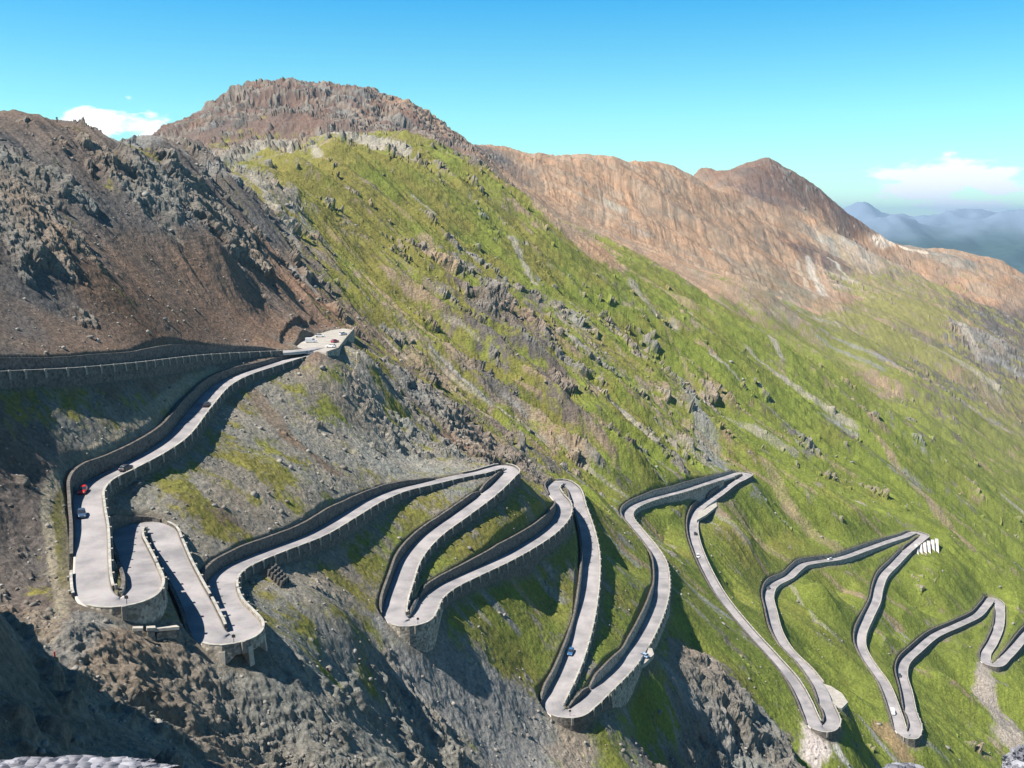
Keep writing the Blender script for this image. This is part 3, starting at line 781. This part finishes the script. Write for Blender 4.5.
def box_bm(bm, x0, x1, y0, y1, z0, z1, top=1.0):
    cx, cy = (x0 + x1) / 2, (y0 + y1) / 2
    v = [bm.verts.new(p) for p in [(x0, y0, z0), (x1, y0, z0), (x1, y1, z0), (x0, y1, z0)]]
    q = [bm.verts.new((cx + (p[0] - cx) * top, cy + (p[1] - cy) * top, z1)) for p in [(x0, y0), (x1, y0), (x1, y1), (x0, y1)]]
    bm.faces.new(v[::-1]); bm.faces.new(q)
    for i in range(4): bm.faces.new((v[i], v[(i + 1) % 4], q[(i + 1) % 4], q[i]))
def bm_mesh(name, bm, bevel=0.0):
    if bevel:
        bmesh.ops.bevel(bm, geom=bm.edges[:], offset=bevel, segments=1, affect='EDGES')
    bmesh.ops.recalc_face_normals(bm, faces=bm.faces)
    me = bpy.data.meshes.new(name); bm.to_mesh(me); bm.free(); return me
bm = bmesh.new(); box_bm(bm, -.1, .42, -.38, .38, -.9, 1.42, .96); PILA = bm_mesh('pilaster', bm, .04); PILA.materials.append(simple('pilaster_stone', (.30, .285, .255), .9, var=.15, scale=2.))
walls(CB, ARMB, [a[0] for a in ARMS], None)
walls(CA, np.zeros(len(CA), int), [ROAD_A[0]], None)
print('walls', time.time() - T0)
#@@MORE@@
def ground(x, y): return float(sample(Zn, np.array([x]), np.array([y]))[0])
def thing(name, label, cat, loc, rz=0.0, group=None):
    o = bpy.data.objects.new(name, None); C.objects.link(o); o.location = loc; o.rotation_euler = (0, 0, rz); o.empty_display_size = .5
    o['label'] = label; o['category'] = cat
    if group: o['group'] = group
    return o
TYRE = simple('tyre_rubber', (.03, .03, .03), .9, var=.05); RIM = simple('rim_metal', (.45, .45, .47), .4, metal=.8, var=.05); GLASS = simple('car_glass', (.03, .035, .045), .08, var=.02, spec=.8)
LAMP = simple('lamp_glass', (.75, .75, .72), .2, var=.02); REDL = simple('tail_lamp', (.4, .02, .02), .3, var=.02); DARKM = simple('dark_metal', (.05, .05, .055), .6, var=.1); WOOD = simple('weathered_timber', (.15, .14, .13), .9, var=.15)
def loft(secs):
    """secs: list of (y, halfwidth_bottom, halfwidth_top, z0, z1) cross sections along a car"""
    bm = bmesh.new(); rings = []
    for y, wb, wt, z0, z1 in secs:
        pts = [(-wb, z0), (-wb * 1.0, z0 + (z1 - z0) * .55), (-wt, z1 - .04), (-wt * .9, z1), (wt * .9, z1), (wt, z1 - .04), (wb, z0 + (z1 - z0) * .55), (wb, z0)]
        rings.append([bm.verts.new((y, x, z)) for x, z in pts])
    for a, b in zip(rings, rings[1:]):
        for i in range(8): bm.faces.new((a[i], a[(i + 1) % 8], b[(i + 1) % 8], b[i]))
    bm.faces.new(rings[0][::-1]); bm.faces.new(rings[-1])
    bmesh.ops.recalc_face_normals(bm, faces=bm.faces); return bm
def wheel_bm(r, wd, seg=18):
    bm = bmesh.new(); bmesh.ops.create_cone(bm, cap_ends=True, segments=seg, radius1=r, radius2=r, depth=wd, matrix=Matrix.Rotation(math.pi / 2, 4, 'X')); return bm
def make_car(rgb, kind, label, loc, rz):
    nm = {'van': 'van', 'car': 'parked_car', 'moving': 'car'}[kind]
    o = thing(nm, label, 'van' if kind == 'van' else 'car', loc, rz, 'cars on the mountain road')
    paint = simple('car_paint', rgb, .3, var=.03, spec=.6)
    if kind == 'van':
        b = loft([(-2.35, .85, .82, .35, 1.0), (-2.3, .92, .88, .3, 2.05), (.9, .93, .88, .3, 2.1), (1.55, .92, .80, .3, 1.45), (2.25, .88, .78, .32, 1.05), (2.4, .80, .7, .38, .8)])
        g = loft([(.35, .90, .86, 1.2, 1.95), (.95, .945, .84, 1.2, 1.98), (1.62, .86, .72, 1.2, 1.42)]); WB = 1.45
    else:
        b = loft([(-2.1, .72, .70, .38, .85), (-2.0, .84, .78, .28, .98), (-1.2, .88, .82, .24, 1.0), (.9, .88, .82, .24, .95), (1.8, .85, .76, .26, .82), (2.08, .72, .66, .34, .66)])
        g = loft([(-1.95, .72, .60, .93, 1.0), (-1.45, .79, .62, .92, 1.38), (.05, .80, .62, .9, 1.42), (.95, .78, .68, .88, .97)]); WB = 1.3
    body = link('body', bm_mesh('body', b, .03), paint, o)
    link('windows', bm_mesh('windows', g, .02), GLASS, o)
    if kind != 'van':
        rf = loft([(-1.42, .60, .58, 1.37, 1.43), (.02, .62, .58, 1.40, 1.46)]); link('roof', bm_mesh('roof', rf, .01), paint, o)
    for sx in (-WB, WB):
        for sy in (-.78, .78):
            w_ = link('wheel', bm_mesh('wheel', wheel_bm(.33, .22)), TYRE, o); w_.location = (sx, sy, .33)
            r_ = link('rim', bm_mesh('rim', wheel_bm(.2, .24, 10)), RIM, w_)
    fz = .66 if kind != 'van' else .8
    for sy in (-.58, .58):
        bm = bmesh.new(); box_bm(bm, -.06, .06, -.14, .14, -.07, .07); h = link('headlight', bm_mesh('headlight', bm, .02), LAMP, o); h.location = (2.0 if kind != 'van' else 2.3, sy, fz)
        bm = bmesh.new(); box_bm(bm, -.05, .05, -.12, .12, -.09, .09); h = link('tail_light', bm_mesh('tail_light', bm, .02), REDL, o); h.location = (-2.06 if kind != 'van' else -2.33, sy, .78)
    return o
def road_at(u, v):
    pr = np.array([project(p) for p in ALLC]); k = int(np.argmin(np.hypot(pr[:, 0] - u, (pr[:, 1] - v))))
    Cl = CA if k < len(CA) else CB; i = k if k < len(CA) else k - len(CA); i = min(max(i, 1), len(Cl) - 2)
    t = Cl[i + 1] - Cl[i - 1]; sl = t[2] / math.hypot(t[0], t[1]); return Cl[i], math.atan2(t[1], t[0]), sl
cars = [(88, 491, (.62, .02, .015), 'moving', 'bright red car on the curve of the left road', 0, 1),
 (90, 516, (.05, .09, .16), 'moving', 'dark blue car just below the bright red car', 0, 1),
 (123, 471, (.06, .06, .07), 'moving', 'dark grey car in the wall shade above the red car', 1, .6),
 (203, 407, (.05, .055, .07), 'moving', 'dark car in the shade half way up the left road', 1, 1),
 (309, 357, (.62, .64, .66), 'moving', 'silver car where the road leaves the parking terrace', 1, .3),
 (572, 653, (.04, .13, .28), 'moving', 'blue car on the steep road at bottom centre', 0, 1),
 (640, 660, (.30, .42, .62), 'car', 'pale blue car parked at the roadside gravel at bottom centre', 0, 0),
 (693, 534, (.04, .05, .08), 'moving', 'dark car on the long road below the high hairpin', 1, 1),
 (699, 557, (.8, .8, .8), 'moving', 'white car following the dark car on the long road', 0, .8),
 (831, 560, (.8, .8, .8), 'moving', 'white car on the road left of the ribbed hairpin', 1, .8),
 (770, 589, (.08, .09, .10), 'moving', 'dark grey car on the left bend of the winding road', 1, .8),
 (892, 714, (.8, .8, .8), 'van', 'white van coming down to the lowest bottom right hairpin', 0, .8),
 (901, 677, (.05, .06, .08), 'moving', 'dark car climbing the lower right road', 1, .8)]
for u, v, rgb, kind, lab, flip, lane in cars:
    p, ang, sl = road_at(u, v)
    if kind == 'car':
        q = PAD1.mean(0); o = make_car(rgb, kind, lab, (q[0], q[1], q[2] + .0), ang + 1.2); continue
    a2 = ang + (math.pi if flip else 0); lx = math.sin(a2) * 1.45 * lane; ly = -math.cos(a2) * 1.45 * lane
    o = make_car(rgb, kind, lab, (p[0] + lx, p[1] + ly, p[2] + .05), a2); o.rotation_euler = (0, -math.atan(sl) * (-1 if flip else 1), a2)
for u, v, rgb, kind, lab, rz in [(311, 342.5, (.8, .8, .8), 'van', 'white van parked at the left side of the parking terrace', .15), (320, 337, (.78, .78, .78), 'car', 'white car parked behind the white van on the terrace', .1),
     (335, 342.5, (.35, .03, .06), 'car', 'dark red car parked by the low terrace wall', 1.1), (343, 335, (.7, .71, .73), 'car', 'silver car parked at the far end of the terrace', .9), (331, 347.5, (.75, .75, .75), 'car', 'pale car nearest the point of the terrace', 2.9)]:
    q = at_z(u, v, -51.0); make_car(rgb, kind, lab, (q[0], q[1], q[2]), rz)
# low kerb wall round the outer edge of the parking terrace
def edge_wall(name, P, idx, label, cat, h, wd, depth, mat, dz=0):
    Vs, Fc, rows = [], [], []; pts = [P[i] for i in idx]
    cen = P[:, :2].mean(0)
    for k, p in enumerate(pts):
        d = pts[min(k + 1, len(pts) - 1)][:2] - pts[max(k - 1, 0)][:2]; d = d / np.linalg.norm(d); nn = np.array([d[1], -d[0]])
        if np.dot(nn, p[:2] - cen) < 0: nn = -nn
        a = p[:2] - nn * .05; b = p[:2] + nn * wd; f = b + nn * .3
        rows.append([(a[0], a[1], p[2] - .5), (a[0], a[1], p[2] + h + dz), (b[0], b[1], p[2] + h + dz), (f[0], f[1], min(ground(*(f + nn * .8)), p[2] - .5) - 1.0)])
    base = bpy.data.objects.new(name, None)
    sweep(Vs, Fc, rows); me = py_mesh(name, Vs, Fc); bm = bmesh.new(); bm.from_mesh(me); bmesh.ops.recalc_face_normals(bm, faces=bm.faces); bm.to_mesh(me); bm.free()
    o = link(name, me, mat); o['label'] = label; o['category'] = cat; return o
edge_wall('terrace_wall', PARK, [5, 6, 7, 8], 'low stone wall along the outer edge of the parking terrace', 'wall', .7, .5, 3, STONE)
# signposts at the hairpins
for u, v, lab in [(127, 606, 'small dark signpost on the parapet of the first left hairpin'), (234, 644.5, 'small dark signpost at the outer edge of the pillared hairpin'), (418, 624.5, 'thin signpost on the walled hairpin at bottom centre left'), (570, 716, 'thin signpost on the round bottom hairpin')]:
    p, ang, sl = road_at(u, v); q = at_z(u, v, p[2])
    t = thing('signpost', lab, 'sign', (q[0], q[1], p[2] + .0), 0, 'signposts at the hairpins')
    bm = bmesh.new(); bmesh.ops.create_cone(bm, cap_ends=True, segments=8, radius1=.06, radius2=.05, depth=2.1, matrix=Matrix.Translation((0, 0, 1.0))); link('post', bm_mesh('post', bm), DARKM, t)
    bm = bmesh.new(); box_bm(bm, -.34, .34, -.10, -.06, 1.35, 1.95); link('board', bm_mesh('board', bm, .01), DARKM, t)
q = hit(55, 661); t = thing('marker_post', 'red and white marker post on the grey slope at far left', 'post', (q[0], q[1], ground(q[0], q[1])))
for k, (a, b, m) in enumerate([(-.4, .8, simple('white_paint', (.8, .8, .8))), (.8, 1.6, simple('red_paint', (.6, .05, .03)))]):
    bm = bmesh.new(); bmesh.ops.create_cone(bm, cap_ends=True, segments=10, radius1=.17 - k * .03, radius2=.14 - k * .03, depth=b - a, matrix=Matrix.Translation((0, 0, (a + b) / 2))); link('post' if not k else 'post_top', bm_mesh('post', bm), m, t)
q = at_y(57, 121, 462); gz = ground(q[0], q[1]); t = thing('summit_pole', 'thin dark pole on the skyline of the left hill', 'pole', (q[0], q[1], gz - .3))
bm = bmesh.new(); bmesh.ops.create_cone(bm, cap_ends=True, segments=8, radius1=.25, radius2=.2, depth=2.6, matrix=Matrix.Translation((0, 0, 1.3))); link('shaft', bm_mesh('shaft', bm), DARKM, t)
bm = bmesh.new(); box_bm(bm, -.35, .35, -.2, .2, 1.9, 2.6); link('board', bm_mesh('board', bm, .03), DARKM, t)
# snow barrier: stepped rows of timbers on the slope
ctr = hit(276, 578.5); t = thing('snow_barrier', 'dark stepped timber snow barrier on the slope below the road', 'barrier', (ctr[0], ctr[1], ground(ctr[0], ctr[1])))
for k in range(5):
    a = hit(268 + 3.1 * k, 576 + 3.0 * k); b_ = hit(275.5 + 3.1 * k, 570 + 3.0 * k)
    a = np.array([a[0], a[1], ground(a[0], a[1])]); b_ = np.array([b_[0], b_[1], ground(b_[0], b_[1])]); d = b_ - a; L = min(np.linalg.norm(d), 6.0); ang = math.atan2(d[1], d[0]); tilt = math.asin(max(-.6, min(.6, d[2] / np.linalg.norm(d))))
    bm = bmesh.new()
    for r_ in range(4): box_bm(bm, -.2, L + .2, -.16 - .12 * r_, .10 - .12 * r_, .15 + .38 * r_, .42 + .38 * r_)
    for x_ in (0.1, L / 2, L - .1): box_bm(bm, x_ - .12, x_ + .12, -.75, .35, -.8, 1.75, .5)
    o = link('timber_row', bm_mesh('timber_row', bm, .02), WOOD, t); o.location = a - np.array(t.location); o.rotation_euler = (0, -tilt, ang)
# white ribbed buttress under the far right hairpin
top_l = [(907 + 4.1 * k, 546.5 - 1.1 * k) for k in range(8)]; bot_l = [(909 + 4.0 * k, 556 - .35 * k + (1.5 if k % 2 else 0)) for k in range(8)]
WHITE = simple('white_concrete', (.52, .49, .46), .85, var=.06, scale=.3)
ce = at_z(920, 545, -245); t = thing('ribbed_buttress', 'white ribbed buttress fanning out under the far right hairpin', 'buttress', (ce[0], ce[1], ce[2] - 8))
for k in range(2, 8):
    P1 = at_z(top_l[k][0] + 1.0, top_l[k][1] + .8, -244.0); gd = hit(*bot_l[k]); P2 = gd.copy() if gd is not None else P1 + [6, -6, -9]
    dirn = P2[:2] - P1[:2]; L = np.linalg.norm(dirn); dirn = dirn / L; L = min(L, 12.); P2 = np.array([*(P1[:2] + dirn * L), 0]); P2[2] = ground(P2[0], P2[1]) - 1; si = np.array([-dirn[1], dirn[0]]) * 1.15; bk = -dirn * 3
    V = []
    for s_ in (-1, 1):
        V += [(*(P1[:2] + bk + si * s_), P1[2]), (*(P1[:2] + dirn * 1.2 + si * s_), P1[2]), (*(P2[:2] + si * s_ * 1.25), P2[2]), (*(P1[:2] + bk + si * s_), P2[2] - 2)]
    me = py_mesh('rib', np.array(V) - np.array(t.location), [(0, 1, 2, 3), (7, 6, 5, 4), (0, 4, 5, 1), (1, 5, 6, 2), (2, 6, 7, 3), (3, 7, 4, 0)]); link('rib', me, WHITE, t)
# piers and recessed back wall below the pillared hairpin
hp = thing('hairpin_support', 'tall stone piers and dark recess carrying the pillared hairpin', 'viaduct', (0, 0, 0))
hidx = [i for i in range(len(CB)) if ARMB[i] == 4]; tt, nn_ = frames(CB)
pr = {i: project(CB[i]) for i in hidx}
cen = np.mean([CB[i][:2] for i in hidx], 0)
def outer(i, o):
    s_ = 1 if np.dot(nn_[i], CB[i][:2] - cen) > 0 else -1; return CB[i][:2] + s_ * nn_[i] * o, s_
rows = []
for i in hidx[::2]:
    a, s_ = outer(i, HW - 2.2); b, _ = outer(i, HW - 1.4); g = ground(*outer(i, HW + 1.5)[0]); z = CB[i][2]
    rows.append([(a[0], a[1], z - .5), (b[0], b[1], z - .5), (b[0], b[1], min(g, z - 2) - 3), (a[0], a[1], min(g, z - 2) - 3)])
Vs, Fc = [], []; sweep(Vs, Fc, rows); hl = np.array([CB[hidx[0]][0], CB[hidx[0]][1], CB[hidx[0]][2]]); hp.location = hl
link('back_wall', py_mesh('back_wall', np.array(Vs) - hl, Fc), STONE, hp)
for uu in (224.5, 252, 263):
    best = min(hidx, key=lambda i: abs(project((*outer(i, HW + .3)[0], CB[i][2]))[0] - uu) + (1000 if outer(i, HW)[0][1] > CB[i][1] + 1.5 else 0))
    p_, s_ = outer(best, HW - .45); z = CB[best][2]; n_ = s_ * nn_[best]; g = ground(*(p_ + n_ * 1.5))
    bm = bmesh.new(); box_bm(bm, -1.6, 1.05, -.55, .55, g - z - 2.0, -.55, 1.0)
    for v_ in bm.verts:
        if v_.co.z < -1.0 and v_.co.x > 0: v_.co.x += .10 * (-v_.co.z)
    o = link('pier', bm_mesh('pier', bm, .03), CONC, hp); o.location = np.array([p_[0], p_[1], z]) - hl; o.rotation_euler = (0, 0, math.atan2(n_[1], n_[0]))
# old concrete slabs on the rock below the first hairpin
for u, v, sx, sy, rz, tl, lab in [(166, 636, 4.2, 2.6, .5, -.25, 'large tilted concrete slab on the rocks below the first left hairpin'), (151, 632.5, 1.5, 1.3, .4, -.1, 'small concrete block left of the tilted slab'), (138, 634, 1.7, 1.2, .3, -.1, 'leftmost small concrete block below the first left hairpin')]:
    q = hit(u, v); gz = ground(q[0], q[1]); t = thing('concrete_slab', lab, 'slab', (q[0], q[1], gz), rz, 'concrete blocks below the first hairpin')
    bm = bmesh.new(); box_bm(bm, -sx / 2, sx / 2, -sy / 2, sy / 2, -.1, .45); bmesh.ops.subdivide_edges(bm, edges=bm.edges[:], cuts=2)
    o = link('top_slab', bm_mesh('top_slab', bm, .03), CONC, t); o.rotation_euler = (tl, .1, 0); o.location = (0, 0, .9)
    bm = bmesh.new(); box_bm(bm, -sx * .42, sx * .42, -sy * .4, sy * .4, -2.5, .95, .95); link('footing', bm_mesh('footing', bm, .03), STONE, t)
# stone lining of the gully spring below the lower right hairpin
# near rocks at the viewer's feet
def rock_mesh(name, sx, sy, sz, seed, sub=6, rough=.2):
    bm = bmesh.new(); bmesh.ops.create_icosphere(bm, subdivisions=sub, radius=1.0)
    P = np.array([v.co[:] for v in bm.verts]); nrm = P.copy()
    k = 3.1; d = ridged(P[:, 0] * k + seed, P[:, 1] * k + P[:, 2] * 1.7, 5, .6, seed) * rough + fbm(P[:, 0] * 5 + seed, P[:, 2] * 5 + P[:, 1] * 3, 4, .6, seed) * rough * .35
    P = P * (1 + d)[:, None]; P = np.sign(P) * np.abs(P) ** .8 * (1 + .08 * fbm(P[:, 0:1] * 17 + seed, P[:, 1:2] * 17 + P[:, 2:3] * 9, 4, .7, seed))
    for v, p in zip(bm.verts, P): v.co = (p[0] * sx, p[1] * sy, p[2] * sz)
    return bm_mesh(name, bm)
NEARROCK = stone_mat('near_pale_rock', (.13, .13, .15), (.34, .34, .38), 22.0)
for u, v, Yd, s3, seed, lab in [(66, 781, 3.2, (.37, .11, .05), 3., 'pale rough rock ledge across the bottom left corner'), (1046, 782, 3.4, (.14, .10, .12), 9., 'pale rounded rock filling the bottom right corner'), (906, 774, 3.3, (.075, .05, .025), 14., 'small white rock at the bottom edge near the right')]:
    q = at_y(u, v, Yd); o = link('foreground_rock', rock_mesh('foreground_rock', *s3, seed), NEARROCK); o.location = q; o['label'] = lab; o['category'] = 'rock'
# loose stones over the slopes: nobody could count them
def stones():
    base = []
    for k in range(6):
        bm = bmesh.new(); bmesh.ops.create_icosphere(bm, subdivisions=1, radius=1.0)
        for v in bm.verts: v.co *= random.uniform(.65, 1.25)
        for v in bm.verts: v.co.z *= .75
        base.append((np.array([v.co[:] for v in bm.verts]), np.array([[v.index for v in f.verts] for f in bm.faces]))); bm.free()
    n = 26000; r = np.exp(RNG.uniform(math.log(95), math.log(1000), n)); a = RNG.uniform(-.5, .5, n); x = r * np.sin(a); y = r * np.cos(a)
    rk_ = sample(rockm, x, y); g_ = sample(grass, x, y); dr = sample(Dr, x, y); z = sample(Zn, x, y)
    keep = (RNG.random(n) < (.12 + .55 * rk_ + .35 * (1 - g_)) * .8) & (dr > 1.5)
    x, y, z, r = x[keep], y[keep], z[keep], r[keep]; n = len(x); V = []; Fq = []; o0 = 0
    sz = np.exp(RNG.normal(0, .55, n)) * .26 * (r / 220) ** .55; sz = np.minimum(sz, 2.4)
    for k in range(n):
        P, Fx = base[k % 6]; an = RNG.uniform(0, 6.28); c_, s_ = math.cos(an), math.sin(an); f = sz[k] * RNG.uniform(.7, 1.3, 3)
        Q = P * f; V.append(np.stack([Q[:, 0] * c_ - Q[:, 1] * s_ + x[k], Q[:, 0] * s_ + Q[:, 1] * c_ + y[k], Q[:, 2] + z[k] + sz[k] * .15], 1)); Fq.append(Fx + o0); o0 += len(P)
    V = np.vstack(V); Fq = np.vstack(Fq); me = bpy.data.meshes.new('scattered_stones'); me.vertices.add(len(V)); me.vertices.foreach_set('co', V.astype(np.float32).ravel())
    me.loops.add(len(Fq) * 3); me.polygons.add(len(Fq)); me.loops.foreach_set('vertex_index', Fq.astype(np.int32).ravel()); me.polygons.foreach_set('loop_start', np.arange(0, len(Fq) * 3, 3, dtype=np.int32)); me.polygons.foreach_set('loop_total', np.full(len(Fq), 3, np.int32)); me.update(calc_edges=True)
    return me
o = link('scattered_stones', stones(), stone_mat('slope_stone', (.15, .135, .12), (.33, .31, .28), .25)); o['kind'] = 'stuff'; o['label'] = 'loose grey stones scattered over the slopes'; o['category'] = 'stones'
# far valley and mountains, part of the haze's blue put into their colour
def far_hills():
    x = np.linspace(-2500, 12500, 340); y = np.linspace(4300, 15500, 330); XX, YY = np.meshgrid(x, y)
    u_ = 512 + 1000 * XX / YY
    base = -650 - .035 * (YY - 4300)
    def ridge(y0, wv, top, seed, rough):
        prof = 1 - np.abs(YY + 600 * fbm(XX / 3000, YY * 0 + seed, 3) - y0) / wv; prof = np.maximum(prof, 0) ** 1.15
        return prof * (top + rough * fbm(XX / 1900, YY * 0 + seed * 3.1, 4, .55) * 1.6 - base) + base
    n = ridged(XX / 1500, YY / 1500, 6, .55, 4.)
    h = np.maximum(base, ridge(7000, 1900, -330, 2., 120)); h = np.maximum(h, ridge(9800, 2400, -30, 5., 150)); h = np.maximum(h, ridge(13200, 2700, 150, 8., 170))
    return XX, YY, h + (n - .35) * 170 * smooth(base, base + 300, h)
XX, YY, HH = far_hills(); 
alt = smooth(-250, 60, HH + 90 * fbm(XX / 400, YY / 400, 4)); hc = np.array([.05, .085, .09]) * (1 - alt[..., None]) + np.array([.18, .23, .31]) * alt[..., None]  # pale high rock tinted blue, painting in some of the air's haze
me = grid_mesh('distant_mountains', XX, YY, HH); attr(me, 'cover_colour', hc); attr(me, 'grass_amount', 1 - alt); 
m, nt, b = new_mat('haze_tinted_ground'); ca = N(nt, 'ShaderNodeAttribute', attribute_name='cover_colour'); nt.links.new(ca.outputs['Color'], b.inputs['Base Color']); b.inputs['Roughness'].default_value = .95; b.inputs['Specular IOR Level'].default_value = .1
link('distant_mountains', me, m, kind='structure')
# a plain under everything, out to the horizon
me = py_mesh('valley_floor', [(-30000, -20000, -1600), (40000, -20000, -1600), (40000, 45000, -1600), (-30000, 45000, -1600)], [(0, 1, 2, 3)]); link('valley_floor', me, simple('valley_ground', (.08, .10, .05), .95, scale=.002), kind='structure')
print('Z range', Zn.min(), Zn.max(), HH.max())
# the air
zt = max(Zn.max(), HH.max()) + 15
bm = bmesh.new(); box_bm(bm, -31000, 41000, -21000, 46000, -1601.5, float(zt)); me = bm_mesh('haze', bm)
m = bpy.data.materials.new('haze_air'); m.use_nodes = True; nt = m.node_tree; nt.nodes.remove(nt.nodes['Principled BSDF']); pv = N(nt, 'ShaderNodeVolumePrincipled'); pv.inputs['Color'].default_value = (.48, .74, 1.0, 1); pv.inputs['Density'].default_value = 3.8e-5; pv.inputs['Anisotropy'].default_value = .2
nt.links.new(pv.outputs[0], nt.nodes['Material Output'].inputs['Volume'])
link('haze', me, m, kind='stuff')

#@@END@@

# ------------------------------------------------------------------ light, sky, air
SUN_EL = math.radians(54); SX, SY = -.93, -.30
az = math.atan2(SX, SY)                    # compass-like angle of the sun from +Y towards +X
sd = Vector((SX * math.cos(SUN_EL) / math.hypot(SX, SY), SY * math.cos(SUN_EL) / math.hypot(SX, SY), math.sin(SUN_EL)))
sun = bpy.data.lights.new('sun', 'SUN'); sun.energy = 5.0; sun.angle = math.radians(.5); sun.color = (1, .95, .86)
so = bpy.data.objects.new('sun', sun); C.objects.link(so); so.rotation_euler = (-sd).to_track_quat('-Z', 'Y').to_euler(); so.location = (0, 0, 900)
wd = bpy.data.worlds.new('World'); SC.world = wd; wd.use_nodes = True; nt = wd.node_tree
bg = nt.nodes['Background']; sky = N(nt, 'ShaderNodeTexSky'); sky.sky_type = 'NISHITA'; sky.sun_disc = False; sky.sun_elevation = SUN_EL; sky.sun_rotation = az
sky.altitude = 2700; sky.air_density = 1.0; sky.dust_density = .4; sky.ozone_density = 2.0
tc = N(nt, 'ShaderNodeTexCoord')
tint = N(nt, 'ShaderNodeMix', data_type='RGBA', blend_type='MULTIPLY'); tint.inputs['Factor'].default_value = 1; nt.links.new(sky.outputs[0], tint.inputs['A'])
sep = N(nt, 'ShaderNodeSeparateXYZ'); nt.links.new(tc.outputs['Generated'], sep.inputs[0])
ramp = N(nt, 'ShaderNodeValToRGB'); ramp.color_ramp.elements[0].position = 0.0; ramp.color_ramp.elements[0].color = (2.1, 2.3, 1.8, 1)
ramp.color_ramp.elements[1].position = .24; ramp.color_ramp.elements[1].color = (.01, 1.75, 2.35, 1); z_ = ramp.color_ramp.elements.new(.5); z_.color = (.05, .55, .95, 1); e_ = ramp.color_ramp.elements.new(.10); e_.color = (1.4, 2.5, 1.85, 1)
nt.links.new(sep.outputs['Z'], ramp.inputs[0]); nt.links.new(ramp.outputs[0], tint.inputs['B'])
prev = tint.outputs['Result']
# clouds: soft heaps of noise round given directions of the sky
no = N(nt, 'ShaderNodeTexNoise'); no.inputs['Scale'].default_value = 24; no.inputs['Detail'].default_value = 9; no.inputs['Roughness'].default_value = .58
mp = N(nt, 'ShaderNodeMapping'); mp.inputs['Scale'].default_value = (1, 1, 2.6); nt.links.new(tc.outputs['Generated'], mp.inputs[0]); nt.links.new(mp.outputs[0], no.inputs['Vector'])
CLOUDS = [(92, 118, 38, 15, 1.2), (143, 127, 26, 9, .8), (915, 186, 38, 17, 1.35), (945, 176, 40, 18, 1.35), (992, 183, 34, 15, 1.2), (955, 205, 50, 12, 1.2), (800, 183, 18, 9, .5), (1018, 212, 16, 6, .7)]
acc = None
for (u, v, ru, rv, s) in CLOUDS:
    d = Vector(ray(u, v)).normalized(); right = Vector((d.y, -d.x, 0)).normalized(); upv = right.cross(d).normalized()
    sub = N(nt, 'ShaderNodeVectorMath', operation='SUBTRACT'); nt.links.new(tc.outputs['Generated'], sub.inputs[0]); sub.inputs[1].default_value = d
    dr = N(nt, 'ShaderNodeVectorMath', operation='DOT_PRODUCT'); nt.links.new(sub.outputs[0], dr.inputs[0]); dr.inputs[1].default_value = right / (ru / F)
    du = N(nt, 'ShaderNodeVectorMath', operation='DOT_PRODUCT'); nt.links.new(sub.outputs[0], du.inputs[0]); du.inputs[1].default_value = upv / (rv / F)
    df = N(nt, 'ShaderNodeVectorMath', operation='DOT_PRODUCT'); nt.links.new(sub.outputs[0], df.inputs[0]); df.inputs[1].default_value = d * 6
    cb = N(nt, 'ShaderNodeCombineXYZ'); nt.links.new(dr.outputs['Value'], cb.inputs[0]); nt.links.new(du.outputs['Value'], cb.inputs[1]); nt.links.new(df.outputs['Value'], cb.inputs[2])
    ln = N(nt, 'ShaderNodeVectorMath', operation='LENGTH'); nt.links.new(cb.outputs[0], ln.inputs[0])
    mr = N(nt, 'ShaderNodeMapRange'); mr.inputs['From Min'].default_value = 0; mr.inputs['From Max'].default_value = 1.9; mr.inputs['To Min'].default_value = s; mr.inputs['To Max'].default_value = -.25
    nt.links.new(ln.outputs['Value'], mr.inputs['Value'])
    if acc is None: acc = mr.outputs[0]
    else:
        mxn = N(nt, 'ShaderNodeMath', operation='MAXIMUM'); nt.links.new(acc, mxn.inputs[0]); nt.links.new(mr.outputs[0], mxn.inputs[1]); acc = mxn.outputs[0]
nadd = N(nt, 'ShaderNodeMath', operation='MULTIPLY_ADD'); nt.links.new(no.outputs['Fac'], nadd.inputs[0]); nadd.inputs[1].default_value = 2.6; nadd.inputs[2].default_value = -1.45
sm = N(nt, 'ShaderNodeMath', operation='ADD'); nt.links.new(acc, sm.inputs[0]); nt.links.new(nadd.outputs[0], sm.inputs[1])
cm = N(nt, 'ShaderNodeMapRange'); cm.interpolation_type = 'SMOOTHSTEP'; cm.inputs['From Min'].default_value = .22; cm.inputs['From Max'].default_value = .62; nt.links.new(sm.outputs[0], cm.inputs['Value'])
cl = N(nt, 'ShaderNodeMix', data_type='RGBA'); nt.links.new(cm.outputs[0], cl.inputs['Factor']); nt.links.new(prev, cl.inputs['A']); cl.inputs['B'].default_value = (16, 16, 16.5, 1)
nt.links.new(cl.outputs['Result'], bg.inputs['Color']); bg.inputs['Strength'].default_value = .05
SC.view_settings.view_transform = 'Standard'; SC.view_settings.look = 'None'; SC.view_settings.exposure = .85; SC.view_settings.gamma = 1.0
SC.cycles.volume_bounces = 0; SC.cycles.max_bounces = 4; SC.cycles.diffuse_bounces = 3
SC.cycles.use_denoising = True
print('done', time.time() - T0)
